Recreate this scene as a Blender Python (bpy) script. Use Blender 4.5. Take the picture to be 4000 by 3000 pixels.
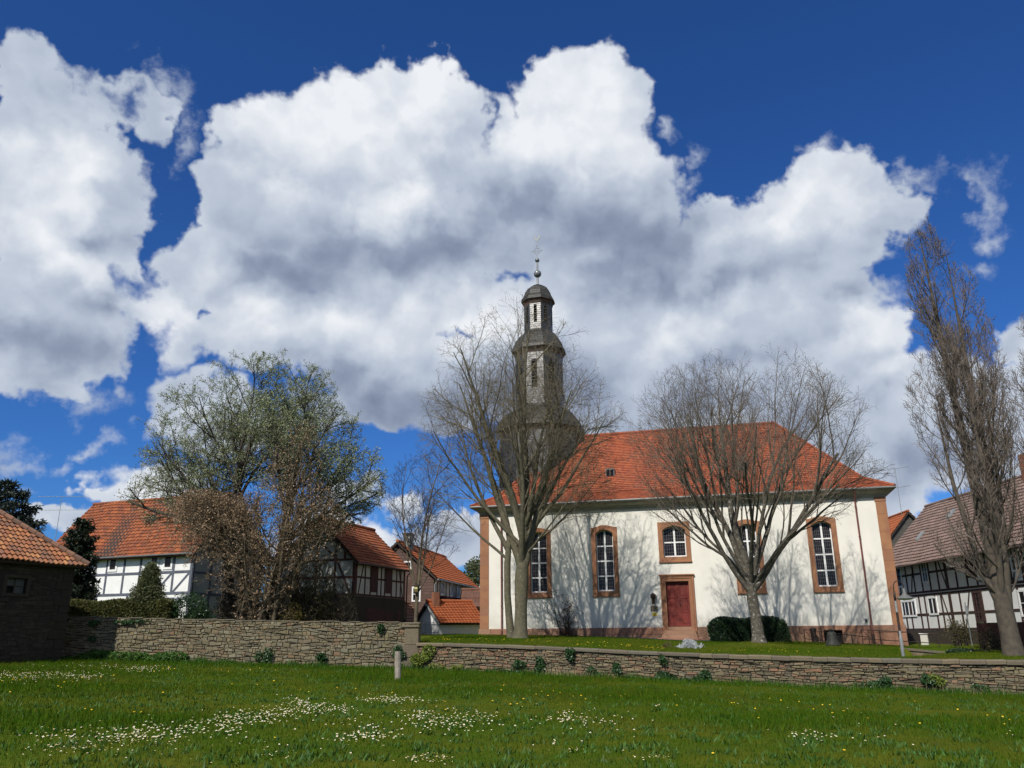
import bpy, math, random
import numpy as np
from mathutils import Vector, Matrix
R=math.radians
rng=random.Random(7)
for o in list(bpy.data.objects): bpy.data.objects.remove(o)
scn=bpy.context.scene
COL=scn.collection
# ------------------------------------------------------------------ camera
F_,PT,RL=3144.3,R(17.265),R(.498)
EYE=Vector((0,0,1.6))
cam=bpy.data.cameras.new('camera'); camo=bpy.data.objects.new('camera',cam); COL.objects.link(camo)
cam.sensor_width=36; cam.lens=F_/4000*36; cam.clip_end=5000; cam.clip_start=.1
up0=Vector((0,-math.sin(PT),math.cos(PT))); fw=Vector((0,math.cos(PT),math.sin(PT))); rx=Vector((1,0,0))
rt=rx*math.cos(RL)-up0*math.sin(RL); upv=rx*math.sin(RL)+up0*math.cos(RL)
m=Matrix((rt,upv,-fw)).transposed().to_4x4(); m.translation=EYE
camo.matrix_world=m; scn.camera=camo
def ray(x,y):
    u=(x-2000)/F_; v=(1500-y)/F_
    c,s=math.cos(RL),math.sin(RL); u,v=u*c+v*s,-u*s+v*c
    return Vector((u,math.cos(PT)-v*math.sin(PT),math.sin(PT)+v*math.cos(PT)))
def at(x,y,Y):                     # the point of the place seen at photo pixel x,y that lies Y metres ahead
    d=ray(x,y); return EYE+d*(Y/d.y)
# ------------------------------------------------------------------ sun, sky, exposure
SUN_AZ,SUN_EL=R(29),R(45)
sd=Vector((-math.sin(SUN_AZ)*math.cos(SUN_EL),-math.cos(SUN_AZ)*math.cos(SUN_EL),math.sin(SUN_EL)))
sl=bpy.data.lights.new('sun','SUN'); sl.energy=4.4; sl.angle=R(.53); sl.color=(1,.955,.88)
so=bpy.data.objects.new('sun',sl); COL.objects.link(so); so.rotation_euler=sd.to_track_quat('Z','Y').to_euler()
scn.cycles.use_adaptive_sampling=True; scn.cycles.adaptive_threshold=.03; scn.cycles.time_limit=1000
scn.cycles.max_bounces=6; scn.cycles.diffuse_bounces=3; scn.cycles.glossy_bounces=2; scn.cycles.transmission_bounces=3; scn.cycles.use_denoising=True
scn.view_settings.view_transform='Standard'; scn.view_settings.look='None'
scn.view_settings.exposure=.18; scn.view_settings.gamma=1
W=bpy.data.worlds.new('World'); scn.world=W; W.use_nodes=True
nt=W.node_tree; nt.nodes.clear()
def nd(t,typ,**k):
    n=t.nodes.new(typ)
    for a,b in k.items(): setattr(n,a,b)
    return n
def mth(t,op,a,b=None,c=None,clamp=False):
    n=nd(t,'ShaderNodeMath',operation=op); n.use_clamp=clamp
    for i,v in enumerate((a,b,c)):
        if v is None: continue
        if isinstance(v,(int,float)): n.inputs[i].default_value=v
        else: t.links.new(v,n.inputs[i])
    return n.outputs[0]
def vmth(t,op,a,b=None,c=None,out=0):
    n=nd(t,'ShaderNodeVectorMath',operation=op)
    for i,v in enumerate((a,b,c)):
        if v is None: continue
        if isinstance(v,(tuple,list,Vector)): n.inputs[i].default_value=v
        else: t.links.new(v,n.inputs[i])
    return n.outputs[out]
def mixc(t,f,a,b,blend='MIX'):
    n=nd(t,'ShaderNodeMix',data_type='RGBA',blend_type=blend)
    for s,v in ((n.inputs[0],f),(n.inputs[6],a),(n.inputs[7],b)):
        if isinstance(v,(int,float)): s.default_value=v
        elif isinstance(v,tuple): s.default_value=(*v,1)[:4]
        else: t.links.new(v,s)
    return n.outputs[2]
def smooth(t,x,a,b,lo=0.,hi=1.):
    n=nd(t,'ShaderNodeMapRange',interpolation_type='SMOOTHSTEP')
    t.links.new(x,n.inputs[0]); 
    for i,v in enumerate((a,b,lo,hi)): n.inputs[i+1].default_value=v
    return n.outputs[0]
def noise(t,vec,scale,det=4,rough=.55,dist=0):
    n=nd(t,'ShaderNodeTexNoise'); n.inputs['Scale'].default_value=scale; n.inputs['Detail'].default_value=det
    n.inputs['Roughness'].default_value=rough; n.inputs['Distortion'].default_value=dist
    if vec is not None: t.links.new(vec,n.inputs['Vector'])
    return n
def srgb(r,g,b):
    return tuple(((c/255+.055)/1.055)**2.4 if c>10 else c/255/12.92 for c in (r,g,b))
def build_sky():
    t=nt
    tc=nd(t,'ShaderNodeTexCoord'); D=vmth(t,'NORMALIZE',tc.outputs['Generated'])
    sep=nd(t,'ShaderNodeSeparateXYZ'); t.links.new(D,sep.inputs[0])
    az=mth(t,'ARCTAN2',sep.outputs[0],sep.outputs[1]); el=mth(t,'ARCSINE',sep.outputs[2])
    cmb=nd(t,'ShaderNodeCombineXYZ'); t.links.new(az,cmb.inputs[0]); t.links.new(el,cmb.inputs[1])
    P=cmb.outputs[0]
    # domain warp so that the cloud outlines billow
    n1=noise(t,D,5.5,5,.6); w1=vmth(t,'SUBTRACT',n1.outputs['Color'],(.5,.5,.5))
    n2=noise(t,D,22,5,.62); w2=vmth(t,'SUBTRACT',n2.outputs['Color'],(.5,.5,.5))
    Pw=vmth(t,'MULTIPLY_ADD',w1,(.16,.16,0),P); Pw=vmth(t,'MULTIPLY_ADD',w2,(.042,.042,0),Pw)
    def azel(x,y):
        d=ray(x*1.8083,y*1.8083); d.normalize(); return math.atan2(d.x,d.y),math.asin(d.z)
    def blob(vec,x,y,rx_,ry_):
        a,e=azel(x,y); a2,_=azel(x+rx_,y); _,e2=azel(x,y+ry_)
        ra=abs(a2-a); re=abs(e2-e)
        q=vmth(t,'MULTIPLY_ADD',vec,(1/ra,1/re,0),(-a/ra,-e/re,0))
        l=vmth(t,'LENGTH',q,out=1)
        return mth(t,'SUBTRACT',1.,l),min(rx_,ry_)/100.
    def field(vec,lst,sm=.25):
        cur=None
        for b in lst:
            v,s=blob(vec,*b[:4]); v=mth(t,'MULTIPLY',v,min(1.6,max(.5,s)))
            cur=v if cur is None else mth(t,'SMOOTH_MAX',cur,v,sm)
        return cur
    clouds=[(700,370,240,200),(900,260,160,150),(560,420,140,140),(480,300,50,55),(1270,260,170,150),(1240,420,270,190),(1060,330,100,130),
      (900,560,330,150),(950,380,110,90),(500,590,190,100),(620,720,270,120),(900,780,260,150),(1330,640,330,190),(1750,480,230,125),(1880,430,110,80),(1600,520,200,130),
      (1550,700,420,170),(1870,700,110,80),(1760,840,260,140),(1500,880,400,150),(1250,830,300,150),(820,890,220,55),(380,680,70,150),(1930,920,90,240),(1850,1020,300,130),
      (60,250,110,150),(170,260,80,55),(175,330,90,60),(235,235,70,50),(330,630,55,60),(2005,880,100,170),(1960,800,60,70),(2060,860,130,80),(2080,960,120,60),(110,420,230,170),(140,560,190,140),(60,700,210,170),(250,240,120,55),(320,290,50,60),(110,840,120,50),(230,590,80,80),
      (240,1075,60,26),(340,1060,120,60),(160,1130,140,30),(450,900,170,90),
      (760,1090,80,50),(860,1120,75,55),(960,1150,90,50),(900,1200,260,50),(700,1180,160,60),(1000,1110,60,30),
      (2190,740,60,80),(2200,900,90,120),(2060,900,60,90),(2110,1000,160,90)]
    cov=field(Pw,clouds,.12)
    n3=noise(t,D,60,5,.65)
    cov=mth(t,'MULTIPLY_ADD',mth(t,'SUBTRACT',n3.outputs['Fac'],.5),.14,cov)
    # rounded cauliflower heads
    def vor(vec,sc):
        n=nd(t,'ShaderNodeTexVoronoi',feature='F1'); n.inputs['Scale'].default_value=sc; t.links.new(vec,n.inputs['Vector']); return n.outputs['Distance']
    def billow(vec):
        a=vor(vec,9.); b=vor(vec,21.); c=vor(vec,47.)
        return mth(t,'ADD',mth(t,'MULTIPLY_ADD',b,-.42,mth(t,'MULTIPLY',a,-.8)),mth(t,'MULTIPLY',c,-.2))
    Dd=vmth(t,'MULTIPLY_ADD',w2,(.03,.03,.03),vmth(t,'MULTIPLY_ADD',w1,(.07,.07,.07),D))
    bl=billow(Dd); bl2=billow(vmth(t,'ADD',Dd,(-.010,0,.022)))
    cov=mth(t,'MULTIPLY_ADD',mth(t,'ADD',bl,.62),.34,cov)
    # gaps where blue shows through the thin parts
    holes=[(265,245,30,22),(300,725,42,45),(425,690,16,10),(280,590,34,30),(252,850,52,45),(350,470,20,22),(1080,255,12,45),(1945,520,26,16),(1965,690,18,30),(1095,610,32,14),(985,705,26,9),(1920,640,40,16),(1510,350,30,40)]
    hol=field(Pw,holes,.05)
    hol=smooth(t,mth(t,'MULTIPLY_ADD',mth(t,'SUBTRACT',n3.outputs['Fac'],.5),.9,hol),-.35,.5)
    alpha=smooth(t,cov,-.05,.17)
    alpha=mth(t,'MULTIPLY',alpha,mth(t,'SUBTRACT',1.,mth(t,'MULTIPLY',hol,.9)))
    wisps=[(1505,300,34,30),(1465,235,26,40),(1500,355,36,34),(2112,430,42,80),(2130,490,55,34),(2085,575,75,28),(1990,390,60,40),(238,957,36,22),(30,965,110,50),(90,990,90,22),(190,985,40,30),(60,1050,80,20),(1780,350,60,26),(170,870,90,40),(390,330,40,70),(350,250,50,70)]
    wv=mth(t,'MULTIPLY_ADD',mth(t,'SUBTRACT',n3.outputs['Fac'],.5),.9,field(Pw,wisps,.1)); wv=mth(t,'MULTIPLY_ADD',mth(t,'SUBTRACT',n2.outputs['Fac'],.5),.9,wv)
    alpha=mth(t,'MAXIMUM',alpha,mth(t,'MULTIPLY',smooth(t,wv,-.05,.75),.8))
    # shade: grey undersides and bright heads
    Ps=vmth(t,'MULTIPLY_ADD',w1,(.22,.16,0),P)
    dark=[(820,545,330,80),(600,600,220,70),(1330,500,220,90),(1180,470,220,60),(830,880,240,80),(560,640,200,50),(1400,560,160,60),(1580,600,150,40),(1180,860,220,90),(1500,820,160,50),
          (60,740,220,50),(200,650,130,40),(1700,880,110,60),(1840,640,60,30),(200,490,110,40),(1930,850,50,50),(930,1150,90,40),(40,975,90,30),(2060,1010,120,60),(1500,960,350,60)]
    lite=[(700,280,230,130),(900,200,150,100),(1250,250,180,140),(870,450,150,60),(430,600,80,60),(1870,690,90,70),(1920,800,60,50),(780,720,230,60),(1050,700,260,60),(560,700,120,70),(90,420,160,120),(1750,430,200,80),(860,1090,70,40),(120,560,100,60),(1500,690,260,50),(330,1060,100,40),(700,1150,120,60),(330,680,60,130)]
    dk=smooth(t,field(Ps,dark,.2),-.35,.75); lt=smooth(t,field(Ps,lite,.2),-.45,.7)
    # relief: the same noise sampled a little towards the sun side
    Do=vmth(t,'ADD',D,(-.012,0,.02)); a1=noise(t,D,6,5,.5); a2=noise(t,Do,6,5,.5)
    em=mth(t,'SUBTRACT',a1.outputs['Fac'],a2.outputs['Fac'])
    b1=noise(t,D,3.2,4,.55)
    sh=mth(t,'MULTIPLY_ADD',lt,.42,.52); sh=mth(t,'MULTIPLY_ADD',dk,-.36,sh)
    sh=mth(t,'MULTIPLY_ADD',em,.6,sh); sh=mth(t,'MULTIPLY_ADD',mth(t,'SUBTRACT',bl,bl2),.45,sh); sh=mth(t,'MULTIPLY_ADD',mth(t,'SUBTRACT',b1.outputs['Fac'],.5),.25,sh)
    edge=smooth(t,cov,.0,.5,.09,0.); sh=mth(t,'ADD',sh,edge)
    cr=nd(t,'ShaderNodeValToRGB'); t.links.new(sh,cr.inputs[0])
    e=cr.color_ramp.elements; e[0].position=.0; e[0].color=(*srgb(118,131,155),1); e[1].position=1.; e[1].color=(*srgb(236,239,244),1)
    for p,c in ((.25,(146,158,180)),(.45,(174,185,203)),(.62,(190,200,215)),(.82,(216,222,231))):
        q=e.new(p); q.color=(*srgb(*c),1)
    sky=nd(t,'ShaderNodeTexSky',sky_type='NISHITA'); sky.sun_disc=False; sky.sun_elevation=SUN_EL; sky.sun_rotation=math.pi+SUN_AZ
    sky.altitude=300; sky.air_density=1.0; sky.dust_density=.3; sky.ozone_density=2.5
    base=mixc(t,1.,sky.outputs[0],(.20,.46,.88),'MULTIPLY')
    # broken cloud added over the unseen sky to give neutral fill light
    nb=noise(t,D,2.2,5,.58); fill_cloud=smooth(t,nb.outputs['Fac'],.44,.56)
    out_=mth(t,'MAXIMUM',smooth(t,mth(t,'ABSOLUTE',az),.72,1.0),smooth(t,el,.80,.98)); fill_cloud=mth(t,'MULTIPLY',fill_cloud,out_); alpha=mth(t,'MAXIMUM',alpha,fill_cloud)
    cl=vmth(t,'SCALE',cr.outputs[0]); cl.node.inputs['Scale'].default_value=.9/.1
    above=smooth(t,el,-.02,.01)
    col=mixc(t,mth(t,'MULTIPLY',alpha,above),base,cl)
    bg=nd(t,'ShaderNodeBackground'); t.links.new(col,bg.inputs[0]); bg.inputs[1].default_value=.1
    out=nd(t,'ShaderNodeOutputWorld'); t.links.new(bg.outputs[0],out.inputs[0])
build_sky(); W.cycles.sampling_method="NONE"
# ------------------------------------------------------------------ materials
def mat(name,col,rough=.85,var=None,vs=3.,bump=0.,bs=20.,rnd=None,spec=.3,extra=None,transl=0,vdet=5):
    """col base; var second colour mixed by noise of scale vs; rnd list of colours picked per piece (face attribute)"""
    M=bpy.data.materials.new(name); M.use_nodes=True; t=M.node_tree
    b=t.nodes['Principled BSDF']; b.inputs['Roughness'].default_value=rough; b.inputs['Specular IOR Level'].default_value=spec
    tc=nd(t,'ShaderNodeTexCoord').outputs['Object']
    c=None
    if rnd:
        a=nd(t,'ShaderNodeAttribute',attribute_name='rnd'); cr=nd(t,'ShaderNodeValToRGB'); t.links.new(a.outputs['Fac'],cr.inputs[0])
        e=cr.color_ramp.elements; n=len(rnd); e[0].position=0; e[0].color=(*rnd[0],1); e[1].position=1; e[1].color=(*rnd[-1],1)
        for i in range(1,n-1): q=e.new(i/(n-1)); q.color=(*rnd[i],1)
        c=cr.outputs[0]
    else: c=(*col,1)
    if var is not None:
        nz=noise(t,tc,vs,vdet,.62); f=smooth(t,nz.outputs['Fac'],.36,.66)
        c=mixc(t,f,c,var)
    if extra: c=extra(t,tc,c)
    if isinstance(c,tuple): b.inputs['Base Color'].default_value=c
    else: t.links.new(c,b.inputs['Base Color'])
    if bump:
        nz=noise(t,tc,bs,5,.65); bp=nd(t,'ShaderNodeBump'); bp.inputs['Strength'].default_value=bump; bp.inputs['Distance'].default_value=.05
        t.links.new(nz.outputs['Fac'],bp.inputs['Height']); t.links.new(bp.outputs[0],b.inputs['Normal'])
    if transl:
        tr=nd(t,'ShaderNodeBsdfTranslucent'); mx=nd(t,'ShaderNodeMixShader'); mx.inputs[0].default_value=transl
        if isinstance(c,tuple): tr.inputs[0].default_value=c
        else: t.links.new(c,tr.inputs[0])
        t.links.new(b.outputs[0],mx.inputs[1]); t.links.new(tr.outputs[0],mx.inputs[2]); t.links.new(mx.outputs[0],t.nodes['Material Output'].inputs[0])
    return M
def blotch(col,scale,lo,hi,amt=1.,det=6):
    def f(t,tc,c):
        nz=noise(t,tc,scale,det,.68); return mixc(t,mth(t,'MULTIPLY',smooth(t,nz.outputs['Fac'],lo,hi),amt),c,col)
    return f
def multi(*fs):
    def f(t,tc,c):
        for g in fs: c=g(t,tc,c)
        return c
    return f
def damp(t,tc,c):      # grime splashed up from the ground and thin runs below the sills
    sp=nd(t,'ShaderNodeSeparateXYZ'); t.links.new(tc,sp.inputs[0]); nz=noise(t,tc,1.4,6,.7)
    f=mth(t,'MULTIPLY',smooth(t,mth(t,'MULTIPLY_ADD',nz.outputs['Fac'],-1.6,sp.outputs[2]),.9,2.4,1.,0.),.5); c=mixc(t,f,c,(.46,.44,.37))
    mp_=nd(t,'ShaderNodeMapping'); mp_.inputs['Scale'].default_value=(3.2,1,.16); t.links.new(tc,mp_.inputs[0]); n2_=noise(t,mp_.outputs[0],1.3,5,.7)
    return mixc(t,mth(t,'MULTIPLY',smooth(t,n2_.outputs['Fac'],.56,.75),.35),c,(.52,.51,.46))
M={}
M['plaster']=mat('white_plaster',(.74,.715,.64),.92,(.68,.66,.59),.7,.15,60,extra=multi(blotch((.58,.56,.49),2.2,.60,.82,.5),blotch((.8,.77,.68),9,.55,.7,.3),damp))
M['sand']=mat('red_sandstone',(.36,.16,.08),.9,(.27,.125,.072),1.3,.35,35,rnd=[(0.3680,0.1850,0.0950),(0.3036,0.1450,0.0750),(0.3404,0.1700,0.0850),(0.2668,0.1400,0.0850)],extra=blotch((0.2208,0.1500,0.1000),3,.55,.8,.5))
M['plinth']=mat('plinth_sandstone',(.22,.10,.07),.92,None,1.2,.4,25,rnd=[(0.3168,0.1617,0.0997),(0.2464,0.1274,0.0855),(0.2904,0.1715,0.1092),(0.2112,0.1225,0.0808)],extra=multi(blotch((0.4048,0.3038,0.2090),2.2,.60,.78,.7),blotch((0.1496,0.0882,0.0617),5,.55,.75,.6)))
M['cornice']=mat('painted_cornice',(.36,.34,.28),.85,(.30,.285,.235),2,.1,20)
M['zinc']=mat('zinc',(.10,.105,.10),.45,(.14,.14,.135),5,spec=.5)
M['redtile']=mat('church_roof_tiles',(.4,.1,.04),.82,None,3,.2,40,rnd=[(0.2918,0.0727,0.0297),(0.3312,0.0905,0.0374),(0.2443,0.0607,0.0297),(0.3070,0.0822,0.0361),(0.2050,0.0572,0.0347),(0.3545,0.1073,0.0451)],extra=multi(blotch((0.1344,0.0465,0.0347),1.1,.50,.80,.55),blotch((0.3312,0.1073,0.0503),.6,.5,.8,.4)))
M['oldtile']=mat('weathered_orange_tiles',(.4,.15,.06),.85,None,3,.2,40,rnd=[(0.281,0.082,0.031),(0.211,0.062,0.030),(0.328,0.105,0.039),(0.242,0.070,0.031),(0.156,0.058,0.033),(0.296,0.090,0.031)],extra=multi(blotch((0.101,0.051,0.031),.8,.48,.72,.65),blotch((0.390,0.148,0.055),1.7,.6,.75,.4)))
M['pantile']=mat('lichened_pantiles',(.4,.18,.08),.85,None,3,.2,40,rnd=[(0.344,0.143,0.061),(0.254,0.094,0.045),(0.394,0.180,0.074),(0.180,0.086,0.057),(0.295,0.115,0.049),(0.213,0.098,0.061)],extra=multi(blotch((0.123,0.070,0.049),1.0,.45,.7,.75),blotch((0.410,0.271,0.082),3.1,.66,.76,.6)))
M['orange']=mat('bright_orange_tiles',(.5,.14,.05),.8,None,3,.2,40,rnd=[(0.304,0.083,0.028),(0.330,0.096,0.033),(0.271,0.073,0.026)],extra=blotch((0.198,0.056,0.026),1.5,.55,.8,.5))
M['pinktile']=mat('dull_brown_pink_tiles',(.3,.2,.16),.88,None,3,.2,40,rnd=[(0.2050,0.1364,0.1125),(0.1640,0.1144,0.0945),(0.2378,0.1628,0.1350),(0.1394,0.1012,0.0855)],extra=blotch((0.1066,0.0792,0.0630),1.3,.5,.75,.6))
M['browntile']=mat('old_brown_tiles',(.2,.12,.09),.88,None,3,.2,40,rnd=[(.2,.11,.075),(.15,.09,.065),(.26,.135,.085)],extra=blotch((.32,.12,.06),1.1,.6,.8,.6))
M['slate']=mat('slate',(.07,.07,.075),.36,None,3,.1,60,rnd=[(0.0182,0.0175,0.0161),(0.0294,0.0273,0.0238),(0.0224,0.0210,0.0189),(0.0364,0.0336,0.0294)],spec=.75)
M['slateroof']=mat('slate_roof',(.07,.07,.07),.55,None,3,.1,60,rnd=[(.035,.035,.033),(.052,.050,.043),(.042,.041,.036),(.06,.056,.047)],spec=.35,extra=blotch((.10,.10,.06),1.2,.55,.8,.5))
M['louvre']=mat('louvre_boards',(.05,.045,.04),.8,(.16,.15,.13),8)
M['dark']=mat('dark_interior',(.012,.011,.01),.9)
M['fascia']=mat('dark_fascia',(.05,.042,.035),.7,(.10,.055,.04),2)
M['white']=mat('white_paint',(.78,.78,.76),.5,(.70,.70,.68),6)
M['pane']=mat('window_glass',(.010,.009,.011),.12,(.022,.014,.014),3,spec=.22)
M['lead']=mat('lead_came',(.13,.13,.125),.6)
M['door']=mat('red_door_paint',(.17,.026,.018),.6,(.13,.024,.018),2.5,.15,50,extra=blotch((.14,.03,.024),6,.55,.75,.5))
M['iron']=mat('dark_iron',(.022,.018,.016),.6,(.05,.03,.022),12)
M['downpipe']=mat('red_brown_downpipe',(.17,.055,.045),.45,(.13,.045,.04),3)
M['metal']=mat('grey_metal',(.22,.23,.225),.5,(.16,.17,.165),5,spec=.6)
M['brass']=mat('gold_leaf',(.45,.38,.22),.4,spec=.6)
M['copper']=mat('dark_ball_metal',(.10,.115,.12),.28,(.16,.17,.17),3,spec=.8)
M['path']=mat('asphalt_path',(.075,.072,.068),.95,(.05,.05,.047),4,.3,60)
STN=[(.185,.16,.09),(.13,.11,.068),(.235,.21,.14),(.115,.10,.068),(.20,.155,.088),(.165,.15,.10),(.19,.12,.07)]
M['rubble']=mat('rubble_stone',(.2,.16,.11),.95,None,3,.5,30,rnd=STN,extra=multi(blotch((.10,.09,.065),3,.5,.75,.55),blotch((.33,.30,.24),7,.64,.76,.6),blotch((.11,.115,.05),1.3,.6,.78,.5)))
M['rubblered']=mat('rubble_stone_slabs',(.2,.16,.11),.95,None,3,.5,30,rnd=[(.165,.135,.08),(.105,.088,.058),(.215,.18,.11),(.22,.125,.075),(.14,.125,.088),(.19,.16,.09),(.09,.078,.056)],extra=multi(blotch((.08,.07,.05),3,.5,.75,.5),blotch((.36,.30,.25),5,.66,.78,.6)))
M['mortar']=mat('wall_mortar',(.05,.04,.028),.98,(.03,.025,.018),6,.6,25)
M['coping']=mat('coping_stone',(.15,.105,.075),.95,None,3,.5,20,rnd=[(0.1425,0.1134,0.0800),(0.1140,0.0972,0.0700),(0.1615,0.1296,0.0800),(0.1235,0.1134,0.0850)],extra=multi(blotch((0.1710,0.1512,0.0500),2,.62,.76,.6),blotch((0.0760,0.0702,0.0500),6,.5,.75,.6)))
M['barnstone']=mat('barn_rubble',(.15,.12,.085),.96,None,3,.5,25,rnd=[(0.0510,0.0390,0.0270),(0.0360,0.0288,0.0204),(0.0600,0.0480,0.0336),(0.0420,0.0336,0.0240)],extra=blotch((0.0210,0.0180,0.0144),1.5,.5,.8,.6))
M['panel']=mat('white_panel',(.76,.76,.74),.9,(.70,.70,.68),1.5,.1,40)
M['panelgrey']=mat('dirty_or_shaded_panel',(.34,.35,.33),.92,(.27,.285,.26),1.5,.2,30,extra=blotch((.5,.5,.47),3,.6,.75,.5))  # grey plaster on the barn gable; painted-in shade on the farmhouse gable
M['panelcream']=mat('cream_panel',(.52,.50,.44),.9,(.44,.42,.37),1.5,.1,30)
M['timber']=mat('dark_timber',(.045,.026,.022),.8,(.065,.035,.03),4)
M['bluetimber']=mat('blue_grey_timber',(.11,.12,.15),.8,(.08,.09,.12),3)
M['redtimber']=mat('red_brown_timber',(.075,.026,.023),.8,(.05,.022,.02),3)
M['shingle']=mat('brown_shingles',(.10,.06,.048),.85,None,3,.1,40,rnd=[(.10,.062,.05),(.085,.052,.042),(.115,.072,.058)])
M['greyslate']=mat('grey_shingles',(.07,.062,.055),.85,None,3,.1,40,rnd=[(.075,.068,.06),(.06,.054,.048),(.085,.077,.068)])
M['wood']=mat('weathered_wood',(.33,.29,.24),.9,(.22,.19,.15),6,.4,40)
M['darkwood']=mat('dark_wood',(.035,.025,.02),.85,(.05,.035,.028),5)
M['brick']=mat('brick_chimney',(.24,.10,.055),.9,(.18,.08,.05),5,.3,30)
M['concrete']=mat('stained_concrete',(.19,.15,.10),.95,(.12,.095,.06),1.3,.3,30,extra=blotch((.26,.19,.09),2,.55,.75,.5))
M['bronze']=mat('bell_bronze',(.022,.023,.02),.6,(.035,.036,.03),5,spec=.2)
M['yellow']=mat('yellow_plaque',(.62,.48,.04),.6)
M['yellowink']=mat('plaque_print',(.10,.08,.02),.6)
M['plaquebrown']=mat('dark_plaque',(.05,.04,.035),.5)
M['plaqueink']=mat('plaque_lettering',(.45,.36,.22),.5)
M['bark_linden']=mat('linden_bark',(.125,.11,.07),.95,(.085,.078,.052),6,.6,30,extra=multi(blotch((.40,.40,.33),9,.60,.70,.75),blotch((.09,.095,.04),2,.5,.7,.5)))
M['twig_linden']=mat('linden_twigs',(.155,.135,.085),.9,(.12,.10,.065),2)
M['bark_maple']=mat('maple_bark',(.11,.095,.07),.95,(.065,.058,.045),5,.6,30,extra=multi(blotch((.50,.50,.45),8,.58,.66,.8),blotch((.05,.045,.04),3,.5,.7,.4)))
M['twig_maple']=mat('maple_twigs',(.125,.105,.078),.9,(.09,.075,.056),2)
M['bark_poplar']=mat('poplar_bark',(.10,.083,.06),.95,(.065,.055,.045),4,.6,25)
M['twig_poplar']=mat('poplar_twigs',(.15,.122,.098),.9,(.11,.088,.072),2)
M['bark_dark']=mat('dark_bark',(.07,.055,.042),.95,(.045,.036,.03),4,.5,25)
M['bark_stem']=mat('shrub_stems',(.125,.10,.06),.95,(.075,.06,.042),4,.5,25)
def leafmat(name,cols,transl=.25,rough=.6,spec=.3): return mat(name,cols[0],rough,None,rnd=cols,spec=spec,transl=transl)
M['catkin']=leafmat('catkins',[(0.2300,0.2677,0.1326),(0.2990,0.3376,0.1836),(0.1725,0.2095,0.1020),(0.3910,0.4190,0.2550)])
M['brownleaf']=leafmat('dry_leaves',[(0.3645,0.2430,0.1350),(0.2700,0.1823,0.1013),(0.4455,0.3038,0.1890),(0.2160,0.1553,0.0810),(0.4050,0.2700,0.2025)])
M['olive']=leafmat('olive_leaves',[(.085,.08,.035),(.11,.09,.04),(.06,.06,.028)])
M['fir']=leafmat('fir_needles',[(.022,.036,.026),(.03,.046,.034),(.016,.026,.02),(.045,.062,.048)],.1)
M['yew']=leafmat('yew_needles',[(.016,.026,.014),(.024,.036,.018),(.010,.018,.010),(.035,.05,.022)],.1)
M['hedge']=leafmat('hedge_leaves',[(.085,.10,.025),(.06,.075,.02),(.12,.12,.035),(.10,.08,.035)])
M['nettle']=leafmat('bright_weeds',[(.045,.115,.014),(.065,.15,.02),(.03,.08,.012),(.08,.13,.02)])
M['conifer']=leafmat('conifer_green',[(.075,.10,.035),(.055,.075,.028),(.11,.125,.05),(.12,.11,.06)])
M['laurel']=leafmat('laurel_leaves',[(.022,.045,.018),(.032,.06,.024),(.014,.03,.012)],.1,.32,.5)
M['laurelbright']=leafmat('bright_laurel',[(.02,.05,.016),(.035,.075,.022),(.012,.03,.012)],.15,.35,.5)
M['ivy']=leafmat('ivy_leaves',[(.025,.06,.018),(.035,.085,.025),(.018,.042,.015)],.2,.4,.4)
M['ivyyellow']=leafmat('yellow_ivy',[(.10,.16,.02),(.18,.22,.03),(.06,.11,.02),(.24,.26,.04)],.25)
M['forsythia']=leafmat('yellow_blossom',[(.16,.12,.015),(.10,.08,.015),(.05,.05,.02)],.2)
M['silver']=leafmat('silver_leaves',[(.50,.52,.52),(.40,.42,.44),(.60,.61,.60)],.15,.8)
M['deadleaf']=leafmat('withered_leaves',[(.10,.06,.045),(.14,.085,.06),(.07,.045,.035)])
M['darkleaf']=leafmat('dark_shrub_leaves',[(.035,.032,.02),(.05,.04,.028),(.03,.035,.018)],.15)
def patchy(t,tc,c):
    nz=noise(t,tc,.35,5,.6); c=mixc(t,smooth(t,nz.outputs['Fac'],.42,.62),c,(.085,.095,.008)); 
    nz=noise(t,tc,1.6,4,.6); return mixc(t,mth(t,'MULTIPLY',smooth(t,nz.outputs['Fac'],.55,.75),.5),c,(.075,.06,.024))
M['grassland']=mat('grass_ground',(.045,.082,.005),.95,(.06,.085,.008),2.5,.6,14,extra=patchy,spec=.03)
M['blade']=mat('grass_blades',(.05,.1,.02),.8,rnd=[(0.0377,0.0954,0.0033),(0.0574,0.1202,0.0042),(0.0317,0.0773,0.0033),(0.0785,0.1396,0.0066),(0.1162,0.1257,0.0150)],extra=lambda t,tc,c:mixc(t,mth(t,'MULTIPLY',smooth(t,noise(t,tc,.33,5,.6).outputs['Fac'],.42,.62),.6),c,(0.1162,0.1202,0.0141)),transl=.35,spec=.05)
M['longblade']=mat('long_grass_blades',(.05,.1,.02),.7,rnd=[(0.0369,0.1003,0.0051),(0.0579,0.1300,0.0066),(0.0316,0.0772,0.0042),(0.0842,0.1596,0.0072)],transl=.35,spec=.05)
M['straw']=mat('dry_stalks',(.38,.31,.17),.9,transl=.3)
M['earth']=mat('distant_ground',(.06,.07,.03),.95,(.08,.07,.04),.1)
M['petal']=mat('daisy_petals',(.86,.86,.84),.7)
M['yolk']=mat('flower_yellow',(.75,.50,.02),.6)
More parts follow.
